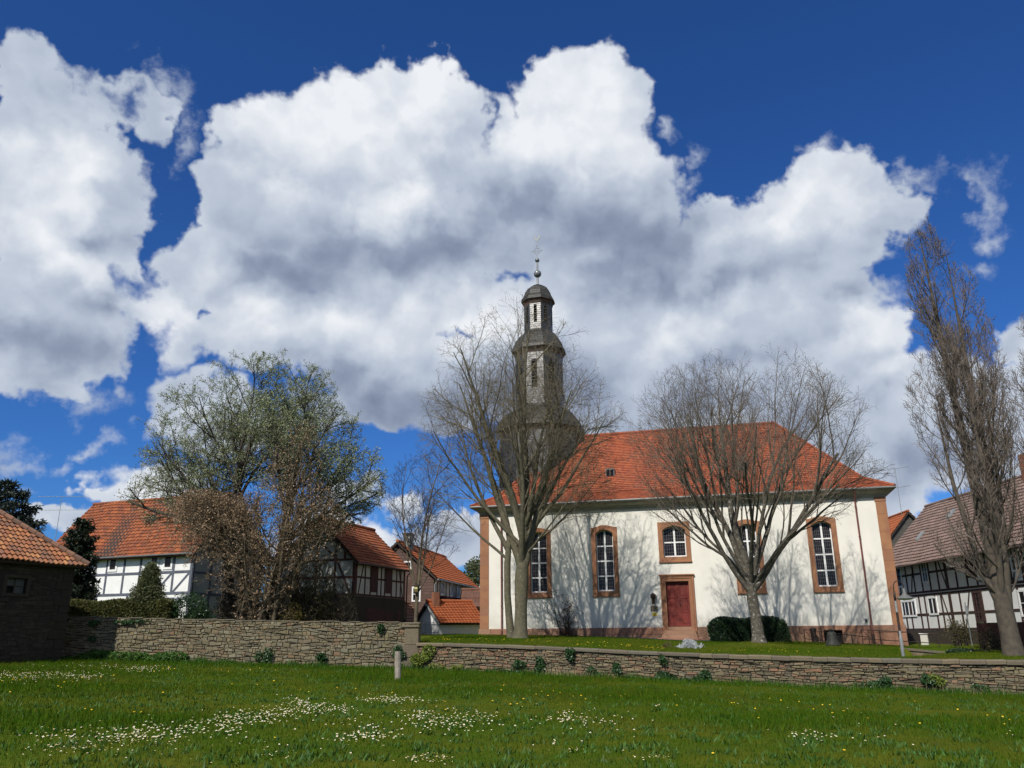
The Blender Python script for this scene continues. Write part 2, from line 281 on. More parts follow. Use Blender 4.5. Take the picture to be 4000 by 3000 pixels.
# ------------------------------------------------------------------ mesh building
class MB:
    def __init__(s): s.v=[]; s.f=[]; s.a=[]
    def add(s,vs,fs,r=None):
        n=len(s.v); s.v.extend(vs)
        if r is None: r=rng.random()
        for f in fs: s.f.append(tuple(n+i for i in f)); s.a.append(r)
    def quad(s,a,b,c,d,r=None): s.add([a,b,c,d],[(0,1,2,3)],r)
    def box(s,x0,x1,y0,y1,z0,z1,r=None):
        s.add([(x0,y0,z0),(x1,y0,z0),(x1,y1,z0),(x0,y1,z0),(x0,y0,z1),(x1,y0,z1),(x1,y1,z1),(x0,y1,z1)],
              [(0,3,2,1),(4,5,6,7),(0,1,5,4),(1,2,6,5),(2,3,7,6),(3,0,4,7)],r)
    def bbox(s,x0,x1,y0,y1,z0,z1,b=.02,r=None):        # box with its front (-y) edges chamfered
        v=[(x0,y1,z0),(x1,y1,z0),(x1,y1,z1),(x0,y1,z1),(x0,y0+b,z0),(x1,y0+b,z0),(x1,y0+b,z1),(x0,y0+b,z1),(x0+b,y0,z0+b),(x1-b,y0,z0+b),(x1-b,y0,z1-b),(x0+b,y0,z1-b)]
        s.add(v,[(0,3,2,1),(0,1,5,4),(1,2,6,5),(2,3,7,6),(3,0,4,7),(4,5,9,8),(5,6,10,9),(6,7,11,10),(7,4,8,11),(8,9,10,11)],r)
    def beam(s,p0,p1,w,n,d0,d1,r=None):               # bar from p0 to p1, width w, from depth d0 to d1 along n
        p0=Vector(p0);p1=Vector(p1);n=Vector(n);t=(p1-p0).normalized();c=t.cross(n).normalized()*(w/2)
        v=[]
        for p in (p0,p1):
            for a,b in ((-1,d0),(1,d0),(1,d1),(-1,d1)): v.append(tuple(p+c*a+n*b))
        s.add(v,[(0,1,2,3),(7,6,5,4),(0,4,5,1),(1,5,6,2),(2,6,7,3),(3,7,4,0)],r)
    def tube(s,pts,rs,n=6,cap=True,r=None):
        if len(pts)<2: return
        base=len(s.v); k=len(pts)
        if r is None: r=rng.random()
        a=None
        cs=[(math.cos(2*math.pi*i/n),math.sin(2*math.pi*i/n)) for i in range(n)]
        for i in range(k):
            t=(pts[min(i+1,k-1)]-pts[max(i-1,0)])
            if t.length<1e-9: t=Vector((0,0,1))
            t.normalize()
            if a is None: a=t.orthogonal().normalized()
            else:
                a=a-t*a.dot(t)
                a=a.normalized() if a.length>1e-6 else t.orthogonal().normalized()
            b=t.cross(a); p=pts[i]; q=rs[i]
            for cx,cy in cs: s.v.append((p.x+(a.x*cx+b.x*cy)*q,p.y+(a.y*cx+b.y*cy)*q,p.z+(a.z*cx+b.z*cy)*q))
        for i in range(k-1):
            for j in range(n):
                j2=(j+1)%n; s.f.append((base+i*n+j,base+i*n+j2,base+(i+1)*n+j2,base+(i+1)*n+j)); s.a.append(r)
        if cap:
            s.f.append(tuple(base+j for j in range(n))[::-1]); s.a.append(r)
            s.f.append(tuple(base+(k-1)*n+j for j in range(n))); s.a.append(r)
    def lathe(s,prof,n=16,c=(0,0),rot=0,r=None,close=True):
        base=len(s.v)
        if r is None: r=rng.random()
        for (q,z) in prof:
            for j in range(n):
                a=rot+2*math.pi*j/n; s.v.append((c[0]+q*math.cos(a),c[1]+q*math.sin(a),z))
        for i in range(len(prof)-1):
            for j in range(n):
                j2=(j+1)%n; s.f.append((base+i*n+j,base+i*n+j2,base+(i+1)*n+j2,base+(i+1)*n+j)); s.a.append(r)
        if close:
            s.f.append(tuple(base+j for j in range(n))[::-1]); s.a.append(r)
            s.f.append(tuple(base+(len(prof)-1)*n+j for j in range(n))); s.a.append(r)
    def build(s,name,m,parent=None,smooth=False,label=None):
        me=bpy.data.meshes.new(name)
        me.from_pydata([tuple(p) for p in s.v],[],s.f)
        at_=me.attributes.new('rnd','FLOAT','FACE'); at_.data.foreach_set('value',s.a)
        for q in (m if isinstance(m,(list,tuple)) else [m]): me.materials.append(q)
        if smooth: me.polygons.foreach_set('use_smooth',[True]*len(me.polygons))
        me.update()
        o=bpy.data.objects.new(name,me); COL.objects.link(o)
        if parent: o.parent=parent
        if label: o['label']=label
        return o
def tag(o,label,cat,group=None,kind=None):
    if label: o['label']=label
    if cat: o['category']=cat
    if group: o['group']=group
    if kind: o['kind']=kind
    return o
def emp(name,label,cat,loc=(0,0,0),rz=0,group=None):
    o=bpy.data.objects.new(name,None); COL.objects.link(o); o.location=loc; o.rotation_euler=(0,0,rz); o.empty_display_size=.3
    return tag(o,label,cat,group)
V=Vector
def lerp(a,b,t): return a+(b-a)*t
def lut(x,tab):
    if x<=tab[0][0]: return tab[0][1]
    for (a,b),(c,d) in zip(tab,tab[1:]):
        if x<=c: return b+(d-b)*(x-a)/(c-a)
    return tab[-1][1]
def tiles(mb,A,B,C,D,tw,rh,step,amp=0.,seg=1,stag=True,sag=None,jit=.004,th=.03):
    """courses of tiles on the plane A(bottom left) B(bottom right) C(top right) D(top left)"""
    A,B,C,D=map(V,(A,B,C,D)); u=(B-A).normalized(); n=u.cross(D-A)
    if n.length<1e-6: n=u.cross(C-A)
    n.normalize(); L=max((D-A).length,1e-6)
    vdir=(D-A)-u*((D-A).dot(u)); H=vdir.length; vdir.normalize(); nr=max(1,round(H/rh))
    for i in range(nr):
        v0,v1=i/nr,min(1.,(i+1.12)/nr); v1t=(i+1)/nr
        uL0,uR0=((A.lerp(D,v0))-A).dot(u),((B.lerp(C,v0))-A).dot(u)
        uL1,uR1=((A.lerp(D,v1t))-A).dot(u),((B.lerp(C,v1t))-A).dot(u)
        off=(tw/2 if (stag and i%2) else 0)
        k0=math.floor((min(uL0,uL1)-off)/tw); k1=math.ceil((max(uR0,uR1)-off)/tw)
        for k in range(k0,k1):
            a,b=k*tw+off,(k+1)*tw+off
            ba,bb=max(a,uL0),min(b,uR0); ta,tb=max(a,uL1),min(b,uR1)
            ba,bb=min(max(ba,uL0),uR0),min(max(bb,uL0),uR0); ta,tb=min(max(ta,uL1),uR1),min(max(tb,uL1),uR1)
            if bb-ba<.005 and tb-ta<.005: continue
            r=rng.random(); jz=(rng.random()-.5)*jit
            vs=[];fs=[]
            for q in range(seg+1):
                f=q/seg
                ub=lerp(ba,bb,f); ut=lerp(ta,tb,f)
                cb=amp*math.cos(2*math.pi*(ub-off)/tw) if amp else 0; ct=amp*math.cos(2*math.pi*(ut-off)/tw) if amp else 0
                s0=sag(ub,v0) if sag else 0; s1=sag(ut,v1t) if sag else 0
                p0=A+u*ub+vdir*(H*v0)+n*(step+cb+jz+s0); p1=A+u*ut+vdir*(H*v1t)+n*(ct+s1); p2=A+u*ub+vdir*(H*v0)+n*(cb+s0-.012)
                vs+= [tuple(p2),tuple(p0),tuple(p1)]
            for q in range(seg):
                b_=q*3; fs+=[(b_,b_+3,b_+4,b_+1),(b_+1,b_+4,b_+5,b_+2)]
            mb.add(vs,fs,r)
def slab(mb,A,B,C,D,t0=.03,t1=.14):
    A,B,C,D=map(V,(A,B,C,D)); n=(B-A).cross(D-A)
    if n.length<1e-6: n=(B-A).cross(C-A)
    n.normalize()
    v=[tuple(p-n*t0) for p in (A,B,C,D)]+[tuple(p-n*t1) for p in (A,B,C,D)]
    mb.add(v,[(0,1,2,3),(7,6,5,4),(0,4,5,1),(1,5,6,2),(2,6,7,3),(3,7,4,0)])
def ridge(mb,p0,p1,r=.11,l=.4):
    p0=V(p0);p1=V(p1);n=max(1,int((p1-p0).length/l))
    for i in range(n):
        a=p0.lerp(p1,i/n);b=p0.lerp(p1,(i+1.08)/n); mb.tube([a,b],[r*1.08,r*.92],8,True)
def wall_holes(mb,x0,x1,z0,z1,holes,y=0.,flip=False,dp=0.):
    """upright wall at depth y with rectangular openings (x0,x1,z0,z1); dp>0 adds the reveals"""
    xs=sorted({x0,x1,*[h[0] for h in holes],*[h[1] for h in holes]}); zs=sorted({z0,z1,*[h[2] for h in holes],*[h[3] for h in holes]})
    r=.5
    for xa,xb in zip(xs,xs[1:]):
        for za,zb in zip(zs,zs[1:]):
            cx,cz=(xa+xb)/2,(za+zb)/2
            if any(h[0]<cx<h[1] and h[2]<cz<h[3] for h in holes): continue
            mb.quad((xa,y,za),(xb,y,za),(xb,y,zb),(xa,y,zb),r)
    if dp:
        for h in holes:
            a,b,c,d=h
            mb.quad((a,y,c),(a,y+dp,c),(a,y+dp,d),(a,y,d),r); mb.quad((b,y,c),(b,y,d),(b,y+dp,d),(b,y+dp,c),r)
            mb.quad((a,y,d),(a,y+dp,d),(b,y+dp,d),(b,y,d),r); mb.quad((a,y,c),(b,y,c),(b,y+dp,c),(a,y+dp,c),r)
# ------------------------------------------------------------------ terrain
def HM(x,y):
    return -.05-.033*max(-34,min(34,x))*min(1,max(0,(y+5)/30))+.025*math.sin(x*.9+y*.4)*math.sin(y*.55-x*.3)+.012*math.sin(x*2.3+1)*math.sin(y*1.9)
YAW=R(14.706); DOOR=V((10.058,51,0)); FU=V((math.cos(YAW),-math.sin(YAW),0)); FN=V((math.sin(YAW),math.cos(YAW),0))
WA=V((-4.4,38.3,0)); WB=V((18.5,30.2,0)); WD=(WB-WA).normalized(); WN=V((-WD.y,WD.x,0)); WLEN=46.
WANG=math.atan2(WD.y,WD.x)
def on_wall(x,y):   # photo pixel on the low wall's front plane -> (distance along it, height)
    d=ray(x,y); k=((WA-EYE).dot(WN))/d.dot(WN); p=EYE+d*k; return (p-WA).dot(WD),p.z
CAPTAB=sorted(on_wall(x,y) for x,y in ((1640,2511),(1900,2517),(2200,2528),(2500,2543),(2800,2555),(3150,2566),(3500,2573),(3800,2577),(4000,2579)))
def capz(w): return lut(w,CAPTAB) if w<=CAPTAB[-1][0] else CAPTAB[-1][1]-.0*(w-CAPTAB[-1][0])
HA=V((-30,39.2,0)); HB=V((-4.4,38.5,0)); HDr=(HB-HA).normalized(); HLEN=(HB-HA).length
def yfront(x):
    if x<=-4.4: return lerp(39.2,38.5,(x+30)/25.6)+.2
    return WA.y+(x-WA.x)*WD.y/WD.x+.25
BASET=[(-30,1.7),(-12.7,1.61),(-4,1.39),(0,1.18),(5.9,1.12),(12.6,.80),(20,.75),(40,.8)]
_ra=at(3362,2517,44.5); _rb=at(3905,2565,39.5); RWA=V((_ra.x,_ra.y,0)); RWD=(V((_rb.x,_rb.y,0))-RWA); RWL=RWD.length; RWD.normalize(); RWZ=(_ra.z,_rb.z)
def HL(x,y):
    p=V((x,y,0)); s=(p-DOOR).dot(FU); df=-(p-DOOR).dot(FN)
    if x<-4.4: zw=1.22; dw=max(0,y-yfront(x))
    else: zw=capz((p-WA).dot(WD))-.06; dw=max(0,(p-WA).dot(WN))
    zf=lut(s,BASET)
    if df<=0: return zf
    f=(dw/(dw+df))**.45 if dw>0 else 0
    z=zw+(zf-zw)*f
    c1=(p-V((17.45,38.5,0))).dot(V((.91,-.41,0))); rp=p-RWA; c2=-rp.dot(V((-RWD.y,RWD.x,0))); al=rp.dot(RWD)
    if c1>0 and c2>0 and al<RWL+.3: z-=1.0*min(1,c1/.3)*min(1,c2/.12)
    elif c2<=0 and -.5<al<RWL+6: z=min(z,lerp(RWZ[0],RWZ[1],min(1,max(0,al/RWL)))-.03+.08*max(0,-c2-.35))
    dm=(p-V((11.4,40,0))).length
    z+=.16*math.exp(-(dm/1.3)**2)
    return z+.02*math.sin(x*1.3)*math.sin(y*1.1)
def grid_obj(name,xs,rows,hf,m,label):
    mb=MB(); nx=len(xs); ny=len(rows(xs[0]))
    for x in xs:
        for y in rows(x): mb.v.append((x,y,hf(x,y)))
    for i in range(nx-1):
        for j in range(ny-1): mb.f.append((i*ny+j,(i+1)*ny+j,(i+1)*ny+j+1,i*ny+j+1)); mb.a.append(.5)
    o=mb.build(name,m,smooth=True); o['label']=label; o['kind']='structure'; return o
def frange(a,b,s): return [a+s*i for i in range(int((b-a)/s)+1)]
def rows_m(x):
    yf=yfront(x)+.1; return [lerp(-20,8,i/6) for i in range(6)]+[lerp(8,yf,i/60) for i in range(61)]
grid_obj('meadow',frange(-60,60,.8),rows_m,HM,M['grassland'],'rough green meadow with daisies sloping up to the stone walls')
def rows_l(x):
    yf=yfront(x); return [lerp(yf,62,i/50) for i in range(51)]+[70,85,110,150]
grid_obj('churchyard_lawn',frange(-60,60,.8),rows_l,HL,M['grassland'],'short green lawn around the church above the low wall')
mb=MB(); mb.quad((-1500,-600,-4),(1500,-600,-4),(1500,2500,-4),(-1500,2500,-4)); o=mb.build('ground',M['earth']); o['kind']='structure'; o['label']='wide ground far beyond the village'
# path to the church door, a sheet just above the lawn
mb=MB(); PP=[]
ptab=[(-9.5,.1,.25),(-6,.1,.7),(-3,.1,1.5),(0,.25,2.6),(1.5,.3,4.0),(3.0,1.6,4.6),(4.2,3.6,4.9)]
for s,d0,d1 in ptab:
    row=[]
    for i in range(5):
        d=lerp(d0,d1,i/4); p=DOOR+FU*s-FN*d; row.append((p.x,p.y,HL(p.x,p.y)+.03))
    PP.append(row)
for a,b in zip(PP,PP[1:]):
    for i in range(4): mb.quad(a[i+1],b[i+1],b[i],a[i])
o=mb.build('path',M['path'],smooth=True); o['kind']='structure'; o['label']='grey asphalt path leading to the red church door'
# ------------------------------------------------------------------ church
ch=emp('church','white plastered church with orange-red hipped roof and dark slate tower','church',tuple(DOOR),-YAW)
LL,RR,HW,ZE,ZP=-12.65,12.475,11.0,9.28,1.93
WX=[-8.73,-4.398,4.398,8.73]; WO=.84   # window centres, half outer width
holes=[(c-WO+.1,c+WO-.1,3.9,8.0) for c in WX]+[(-.9,.9,5.9,8.1),(-.72,.72,1.93,4.7)]
mb=MB(); wall_holes(mb,LL+.02,RR-.02,ZP-.05,ZE,holes,0,dp=.45)
mb.quad((RR-.02,0,0),(RR-.02,HW,0),(RR-.02,HW,ZE),(RR-.02,0,ZE)); mb.quad((LL+.02,HW,0),(LL+.02,0,0),(LL+.02,0,ZE),(LL+.02,HW,ZE)); mb.quad((RR,HW,0),(LL,HW,0),(LL,HW,ZE),(RR,HW,ZE))
mb.build('wall',M['plaster'],ch)
# plinth of sandstone blocks with the cellar opening left free
mb=MB(); x=LL-.1
CEL=(8.17,9.18)
while x<RR+.1:
    w=rng.uniform(.7,1.3); x2=min(x+w,RR+.12)
    if x<CEL[0]<x2: x2=CEL[0]
    if x<-1.04<x2: x2=-1.04
    if abs(x+1.04)<.01: x=1.04; continue
    if abs(x-CEL[0])<.01:
        mb.bbox(x,CEL[1],-.09,.3,1.66,ZP-.004,.02); mb.bbox(x,CEL[1],-.09,.3,-.2,.55,.02); x=CEL[1]; continue
    top=ZP-.004
    mb.bbox(x+.004,x2-.004,-.09-rng.random()*.01,.3,1.5,top,.018); mb.bbox(x+.004,x2-.004,-.085-rng.random()*.015,.3,-.3,1.496,.018)
    x=x2
mb.box(LL-.09,RR+.11,.301,HW+.08,-.3,ZP-.006)
mb.box(CEL[0],CEL[1],.2,.28,.5,1.68,.1)
mb.build('plinth',M['plinth'],ch)
mb=MB(); mb.quad((CEL[0],.19,.5),(CEL[1],.19,.5),(CEL[1],.19,1.68),(CEL[0],.19,1.68)); mb.build('cellar_opening',M['dark'],ch)
# corner quoins
for nm,a,b,sx in (('quoin',LL-.03,-12.08,-1),('quoin',11.926,RR+.03,1)):
    mb=MB(); z=ZP
    while z<ZE-.3:
        h=rng.uniform(.5,1.15); z2=min(z+h,ZE-.3)
        if ZE-.3-z2<.3: z2=ZE-.3
        mb.bbox(a,b,-.04-rng.random()*.004,.6,z+.002,z2-.002,.008); z=z2
    mb.bbox(a-.04,b+.02,-.07,.6,ZE-.3,ZE-.002,.01,.9)
    mb.build(nm,M['sand'],ch)
# cornice (moulded profile swept round the eaves) and gutter
def sweep(mb,prof):
    for (o0,z0),(o1,z1) in zip(prof,prof[1:]):
        def ring(o,z): return [(LL-o,-o,z),(RR+o,-o,z),(RR+o,HW+o,z),(LL-o,HW+o,z)]
        a=ring(o0,z0); b=ring(o1,z1)
        for i in range(4): mb.quad(a[i],a[(i+1)%4],b[(i+1)%4],b[i],.5)
mb=MB(); sweep(mb,[(0.005,9.22),(.07,9.22),(.07,9.32),(.14,9.37),(.14,9.42),(.30,9.50),(.40,9.58),(.40,9.62),(.50,9.63),(.50,9.70),(0.2,9.72)]); mb.build('cornice',M['cornice'],ch)
mb=MB(); zg=9.71
cor=[V((LL-.56,-.56,zg)),V((RR+.56,-.56,zg)),V((RR+.56,HW+.56,zg)),V((LL-.56,HW+.56,zg))]
for i in range(4): mb.tube([cor[i],cor[(i+1)%4]],[.07,.07],8)
mb.build('gutter',M['zinc'],ch)
# roof: flared foot then the steep hipped slope
OH=.55; zr=15.5; e=zg+.05; k=1.45; zk=10.55   # kink k metres in from the eave
x0,x1,y0,y1=LL-OH,RR+OH,-OH,HW+OH; rL,rRr=LL+5.4,7.05; ym=HW/2
E_=[V((x0,y0,e)),V((x1,y0,e)),V((x1,y1,e)),V((x0,y1,e))]
kx=1.45
K_=[V((x0+kx,y0+k,zk)),V((x1-kx,y0+k,zk)),V((x1-kx,y1-k,zk)),V((x0+kx,y1-k,zk))]
RL_,RR_=V((rL,ym,zr)),V((rRr,ym,zr))
mb=MB(); sl_=MB()
def sagf(u,v): return .012*math.sin(u*.9)+.01*math.sin(u*2.3+v*5)
for i in range(4):
    a,b=E_[i],E_[(i+1)%4]; c,d=K_[(i+1)%4],K_[i]
    st=(.18,.2) if i in (0,1,3) else (.4,.4)
    tiles(mb,a,b,c,d,st[0],st[1],.034,sag=sagf); slab(sl_,a,b,c,d,.02,.1)
for a,b,c,d,i in ((K_[0],K_[1],RR_,RL_,0),(K_[1],K_[2],RR_,RR_,1),(K_[2],K_[3],RL_,RR_,2),(K_[3],K_[0],RL_,RL_,3)):
    st=(.18,.2) if i!=2 else (.5,.5)
    tiles(mb,a,b,c,d,st[0],st[1],.034,sag=sagf); slab(sl_,a,b,c,d,.02,.1)
mb.build('roof',M['redtile'],ch); sl_.build('roof_boards',M['darkwood'],ch)
mb=MB(); ridge(mb,RL_+V((0,0,.03)),RR_+V((0,0,.03)),.13)
for i,r_ in ((0,RL_),(1,RR_),(2,RR_),(3,RL_)): ridge(mb,E_[i]+V((0,0,.03)),K_[i]+V((0,0,.03)),.1,.35); ridge(mb,K_[i]+V((0,0,.03)),r_+V((0,0,.03)),.1,.35)
mb.build('ridge_tiles',M['redtile'],ch)
# roof windows
for s,z in ((-4.1,12.1),(4.6,11.95)):
    tt=(z-zk)/(zr-zk); yy=lerp(y0+k,ym,tt); 
    mb=MB(); mb.box(s-.3,s+.3,yy-.36,yy+.5,z-.42,z+.2)
    w=mb.build('roof_window',M['zinc'],ch)
    mb=MB(); mb.quad((s-.24,yy-.366,z-.34),(s-.02,yy-.366,z-.34),(s-.02,yy-.366,z+.12),(s-.24,yy-.366,z+.12)); mb.quad((s+.02,yy-.366,z-.34),(s+.24,yy-.366,z-.34),(s+.24,yy-.366,z+.12),(s+.02,yy-.366,z+.12)); mb.build('pane',M['pane'],w)
# arched windows
def arch_pts(xc,hw,zb,zs,rise,n=10):
    """outline from bottom left up, over a segmental arch, to bottom right"""
    p=[(xc-hw,zb),(xc-hw,zs)]
    for i in range(1,n): f=i/n; p.append((xc-hw+2*hw*f,zs+rise*(1-(2*f-1)**2)))
    return p+[(xc+hw,zs),(xc+hw,zb)]
def arch_window(xc,hwo,zbo,zto,hwi,zbi,zsi,rise,shoulder,rows,nm='window'):
    n=10; inn=arch_pts(xc,hwi,zbi,zsi,rise,n); out=[(xc-hwo,zbo),(xc-hwo,zto)]
    for i in range(1,n): f=i/n; x=xc-hwo+2*hwo*f; out.append((x,zto+(shoulder*max(0,1-((2*f-1)/.72)**2) if shoulder else 0)))
    out+= [(xc+hwo,zto),(xc+hwo,zbo)]
    mb=MB(); N=len(inn); yf=-.045; yb=.34
    for i in range(N):
        j=(i+1)%N
        r=.2+.6*((i*7)%5)/5 if i in (0,N-1) else .45
        a,b,c,d=out[i],out[j],inn[j],inn[i]
        mb.quad((a[0],yf,a[1]),(d[0],yf,d[1]),(c[0],yf,c[1]),(b[0],yf,b[1]),r)
        mb.quad((d[0],yf,d[1]),(d[0],yb,d[1]),(c[0],yb,c[1]),(c[0],yf,c[1]),r)
        mb.quad((a[0],yf,a[1]),(b[0],yf,b[1]),(b[0],.02,b[1]),(a[0],.02,a[1]),r)
    mb.bbox(xc-hwo-.02,xc+hwo+.02,-.09,.0,zbo-.05,zbo+.06,.015,.3)
    w=mb.build(nm,M['sand'],ch)
    fr=MB(); yq=.24; t=.055
    fr.box(xc-hwi,xc-hwi+.07,yq,yq+.06,zbi,zsi+.05); fr.box(xc+hwi-.07,xc+hwi,yq,yq+.06,zbi,zsi+.05); fr.box(xc-hwi+.071,xc+hwi-.071,yq,yq+.06,zbi,zbi+.09)
    fr.box(xc-t,xc+t,yq-.015,yq+.05,zbi+.091,zsi+rise-.01)
    H=(zsi+rise*.6)-zbi
    zz=[zbi+H*i/rows for i in range(1,rows)]
    for z in zz: fr.box(xc-hwi+.071,xc-t-.001,yq-.01,yq+.05,z-.04,z+.04); fr.box(xc+t+.001,xc+hwi-.071,yq-.01,yq+.05,z-.04,z+.04)
    for (a,b),(c,d) in zip(inn[1:-2],inn[2:-1]):
        fr.beam((a,yq,b-.03),(c,yq,d-.03),.06,(0,1,0),0,.05)
    fr.build('frame',M['white'],w)
    pn=MB(); pn.add([(p[0],yq+.045,p[1]) for p in inn],[tuple(range(N))]); pn.build('pane',M['pane'],w)
    ld=MB()
    for sgn in (-1,1):
        xa,xb=(xc-hwi+.07,xc-t) if sgn<0 else (xc+t,xc+hwi-.07)
        for i in range(1,4): x=lerp(xa,xb,i/4); ld.box(x-.007,x+.007,yq+.034,yq+.042,zbi+.09,zsi+.04)
        nz=int((zsi-zbi)/.2)
        for i in range(1,nz+1): z=zbi+.09+i*(zsi-zbi)/nz; ld.box(xa,xb,yq+.031,yq+.036,z-.007,z+.007)
    ld.build('leading',M['lead'],w)
for c in WX: arch_window(c,WO,3.825,8.1,.555,4.13,7.72,.24,.14,4)
arch_window(0,.985,5.80,8.27,.70,6.11,7.78,.24,0,2)
# door
mb=MB()
def surround(x0,x1,z1,t,ya,yb,r):
    mb.bbox(x0,x0+t,ya,yb,1.5,z1-t,.012,r); mb.bbox(x1-t,x1,ya,yb,1.5,z1-t,.012,r); mb.bbox(x0,x1,ya,yb,z1-t+.001,z1,.012,r)
surround(-1.0,1.0,4.93,.31,-.05,.34,.35); surround(-1.02,1.02,4.98,.10,-.10,-.052,.5); surround(-.9,.9,4.86,.07,-.085,-.0521,.4)
mb.box(-1.08,1.08,-.16,-.05,4.981,5.05,.6)
ds=mb.build('door_surround',M['sand'],ch)
dr=MB(); dr.box(-.69,-.008,.20,.25,1.97,4.6); dr.box(.008,.69,.20,.25,1.97,4.6); dr.box(-.03,.03,.17,.199,1.97,4.6)
for sx in (-1,1):
    a,b=(-.69,-.03) if sx<0 else (.03,.69)
    for z0,z1 in ((2.05,2.78),(2.86,3.62),(3.70,4.5)):
        for q in ((a+.0,a+.10,z0-.06,z1+.06),(b-.10,b,z0-.06,z1+.06)): dr.box(q[0]+.002,q[1]-.002,.178,.199,q[2],q[3])
        dr.box(a+.101,b-.101,.176,.1985,z1,z1+.075); dr.bbox(a+.14,b-.14,.186,.1995,z0+.06,z1-.03,.02)
    dr.box(a+.101,b-.101,.176,.1985,1.975,2.06)
d_=dr.build('door',M['door'],ch)
mb=MB(); mb.box(.06,.10,.15,.175,3.15,3.36); mb.tube([V((.08,.15,3.29)),V((.08,.10,3.29)),V((.22,.095,3.28))],[.014,.014,.012],6); mb.lathe([(.03,3.19),(.03,3.2)],8,(.08,.15)); mb.build('handle',M['iron'],d_)
mb=MB()
mb.bbox(-.70,.70,-.05,.25,1.72,1.95,.015); mb.bbox(-.98,.98,-.36,-.051,1.5,1.72,.015); mb.bbox(-1.04,1.04,-.7,-.361,.9,1.50,.02); mb.bbox(-1.3,1.35,-1.05,-.701,.8,1.32,.02); mb.box(-1.04,1.04,-.05,.2,.9,1.72)
mb.build('steps',M['plinth'],ch)
# downpipes
for s in (-11.19,10.79):
    mb=MB(); pts=[V((s,-.52,9.66)),V((s,-.45,9.5)),V((s,-.16,9.2)),V((s,-.13,8.9)),V((s,-.13,1.9)),V((s,-.19,1.8)),V((s,-.19,.95))]
    mb.tube(pts,[.05]*7,8)
    for z in (8.7,6.9,5.1,3.3): mb.tube([V((s,-.13,z)),V((s,-.13,z+.05))],[.068,.068],8)
    p=mb.build('downpipe',M['downpipe'],ch,smooth=True)
    mb=MB(); mb.tube([V((s,-.19,.9)),V((s,-.19,1.45))],[.075,.075],8); mb.build('pipe_foot',M['iron'],p)
mb=MB(); mb.box(10.47,10.63,-.05,0,2.07,2.28); v_=mb.build('vent_box',M['metal'],ch)
mb=MB(); mb.box(10.51,10.59,-.056,-.05,2.11,2.24); mb.build('vent_slot',M['dark'],v_)
# tower: three octagonal slated stages
TX,TY=-9.66,5.5
def octa(a,z): 
    q=a/math.cos(math.pi/8); return [V((TX+q*math.cos(-math.pi/2-math.pi/8+math.pi/4*i),TY+q*math.sin(-math.pi/2-math.pi/8+math.pi/4*i),z)) for i in range(8)]
def stage(mb,a,z0,z1,op=None,tw=.22,rh=.17):
    A=octa(a,z0);B=octa(a,z1)
    for i in range(8):
        j=(i+1)%8; p,q,r_,s_=A[i],A[j],B[j],B[i]
        if op is None or i in (3,4,5): tiles(mb,p,q,r_,s_,tw,rh,.019,jit=.006)
        else:
            w,za,zb=op; m0=p.lerp(q,.5); d=(q-p).normalized(); L=(q-p).length; f0=.5-w/L; f1=.5+w/L
            def col(fa,fb,zA,zB): 
                tiles(mb,V((*p.lerp(q,fa).xy,zA)),V((*p.lerp(q,fb).xy,zA)),V((*p.lerp(q,fb).xy,zB)),V((*p.lerp(q,fa).xy,zB)),tw,rh,.019,jit=.006)
            col(0,1,z0,za); col(0,f0,za,zb); col(f1,1,za,zb); col(0,1,zb,z1)
def bell(mb,prof,tw=.25,rh=.2):
    for (a,z),(b,y) in zip(prof,prof[1:]):
        A=octa(a,z);B=octa(b,y)
        for i in range(8): tiles(mb,A[i],A[(i+1)%8],B[(i+1)%8],B[i],tw,rh,.018)
def louvres(a,w,za,zb,n):
    A=octa(a,0)
    for i in (0,1,2,6,7):
        p,q=A[i],A[(i+1)%8]; c=p.lerp(q,.5); d=(q-p).normalized(); nn=V((d.y,-d.x,0))
        if nn.dot(V((c.x-TX,c.y-TY,0)))<0: nn=-nn
        bk=MB(); g=c-nn*.16
        bk.quad(tuple(g-d*w+V((0,0,za))),tuple(g+d*w+V((0,0,za))),tuple(g+d*w+V((0,0,zb))),tuple(g-d*w+V((0,0,zb))))
        for sx in (-1,1): 
            bk.quad(tuple(c+d*w*sx+V((0,0,za))),tuple(g+d*w*sx+V((0,0,za))),tuple(g+d*w*sx+V((0,0,zb))),tuple(c+d*w*sx+V((0,0,zb))))
        o=bk.build('belfry_opening',M['dark'],tw_)
        lv=MB(); h=(zb-za)/n
        for k_ in range(n):
            z=za+h*(k_+.25)
            lv.add([tuple(g+d*w*a_+nn*o_+V((0,0,zz))) for a_,o_,zz in ((-1,.02,z+h*.30),(1,.02,z+h*.30),(1,.19,z),(-1,.19,z),(-1,.02,z+h*.34),(1,.02,z+h*.34),(1,.19,z+.04),(-1,.19,z+.04))],[(0,1,2,3),(7,6,5,4),(2,3,7,6),(0,1,5,4)])
        # pointed head
        lv.build('louvres',M['louvre'],o)
        hd=MB(); 
        for sx in (-1,1):
            hd.add([tuple(c+nn*.012+d*sx*w+V((0,0,zb))),tuple(c+nn*.012+d*sx*w+V((0,0,zb-w*.8))),tuple(c+nn*.012+V((0,0,zb)))],[(0,1,2)])
        hd.build('opening_head',M['slate'],o)
tw_=MB(); 
stage(tw_,2.84,9.9,15.9)
stage(tw_,1.70,17.2,22.4,(.22,19.1,21.35)); stage(tw_,1.03,23.5,26.6,(.125,24.55,26.05))
tw_=tw_.build('tower',M['slate'],ch)
mb=MB(); bell(mb,[(3.12,16.0),(3.08,16.32),(2.88,16.72),(2.62,17.1),(2.22,17.42),(1.86,17.64),(1.715,17.85)]); mb.build('slate_cap',M['slateroof'],tw_); mb=MB()
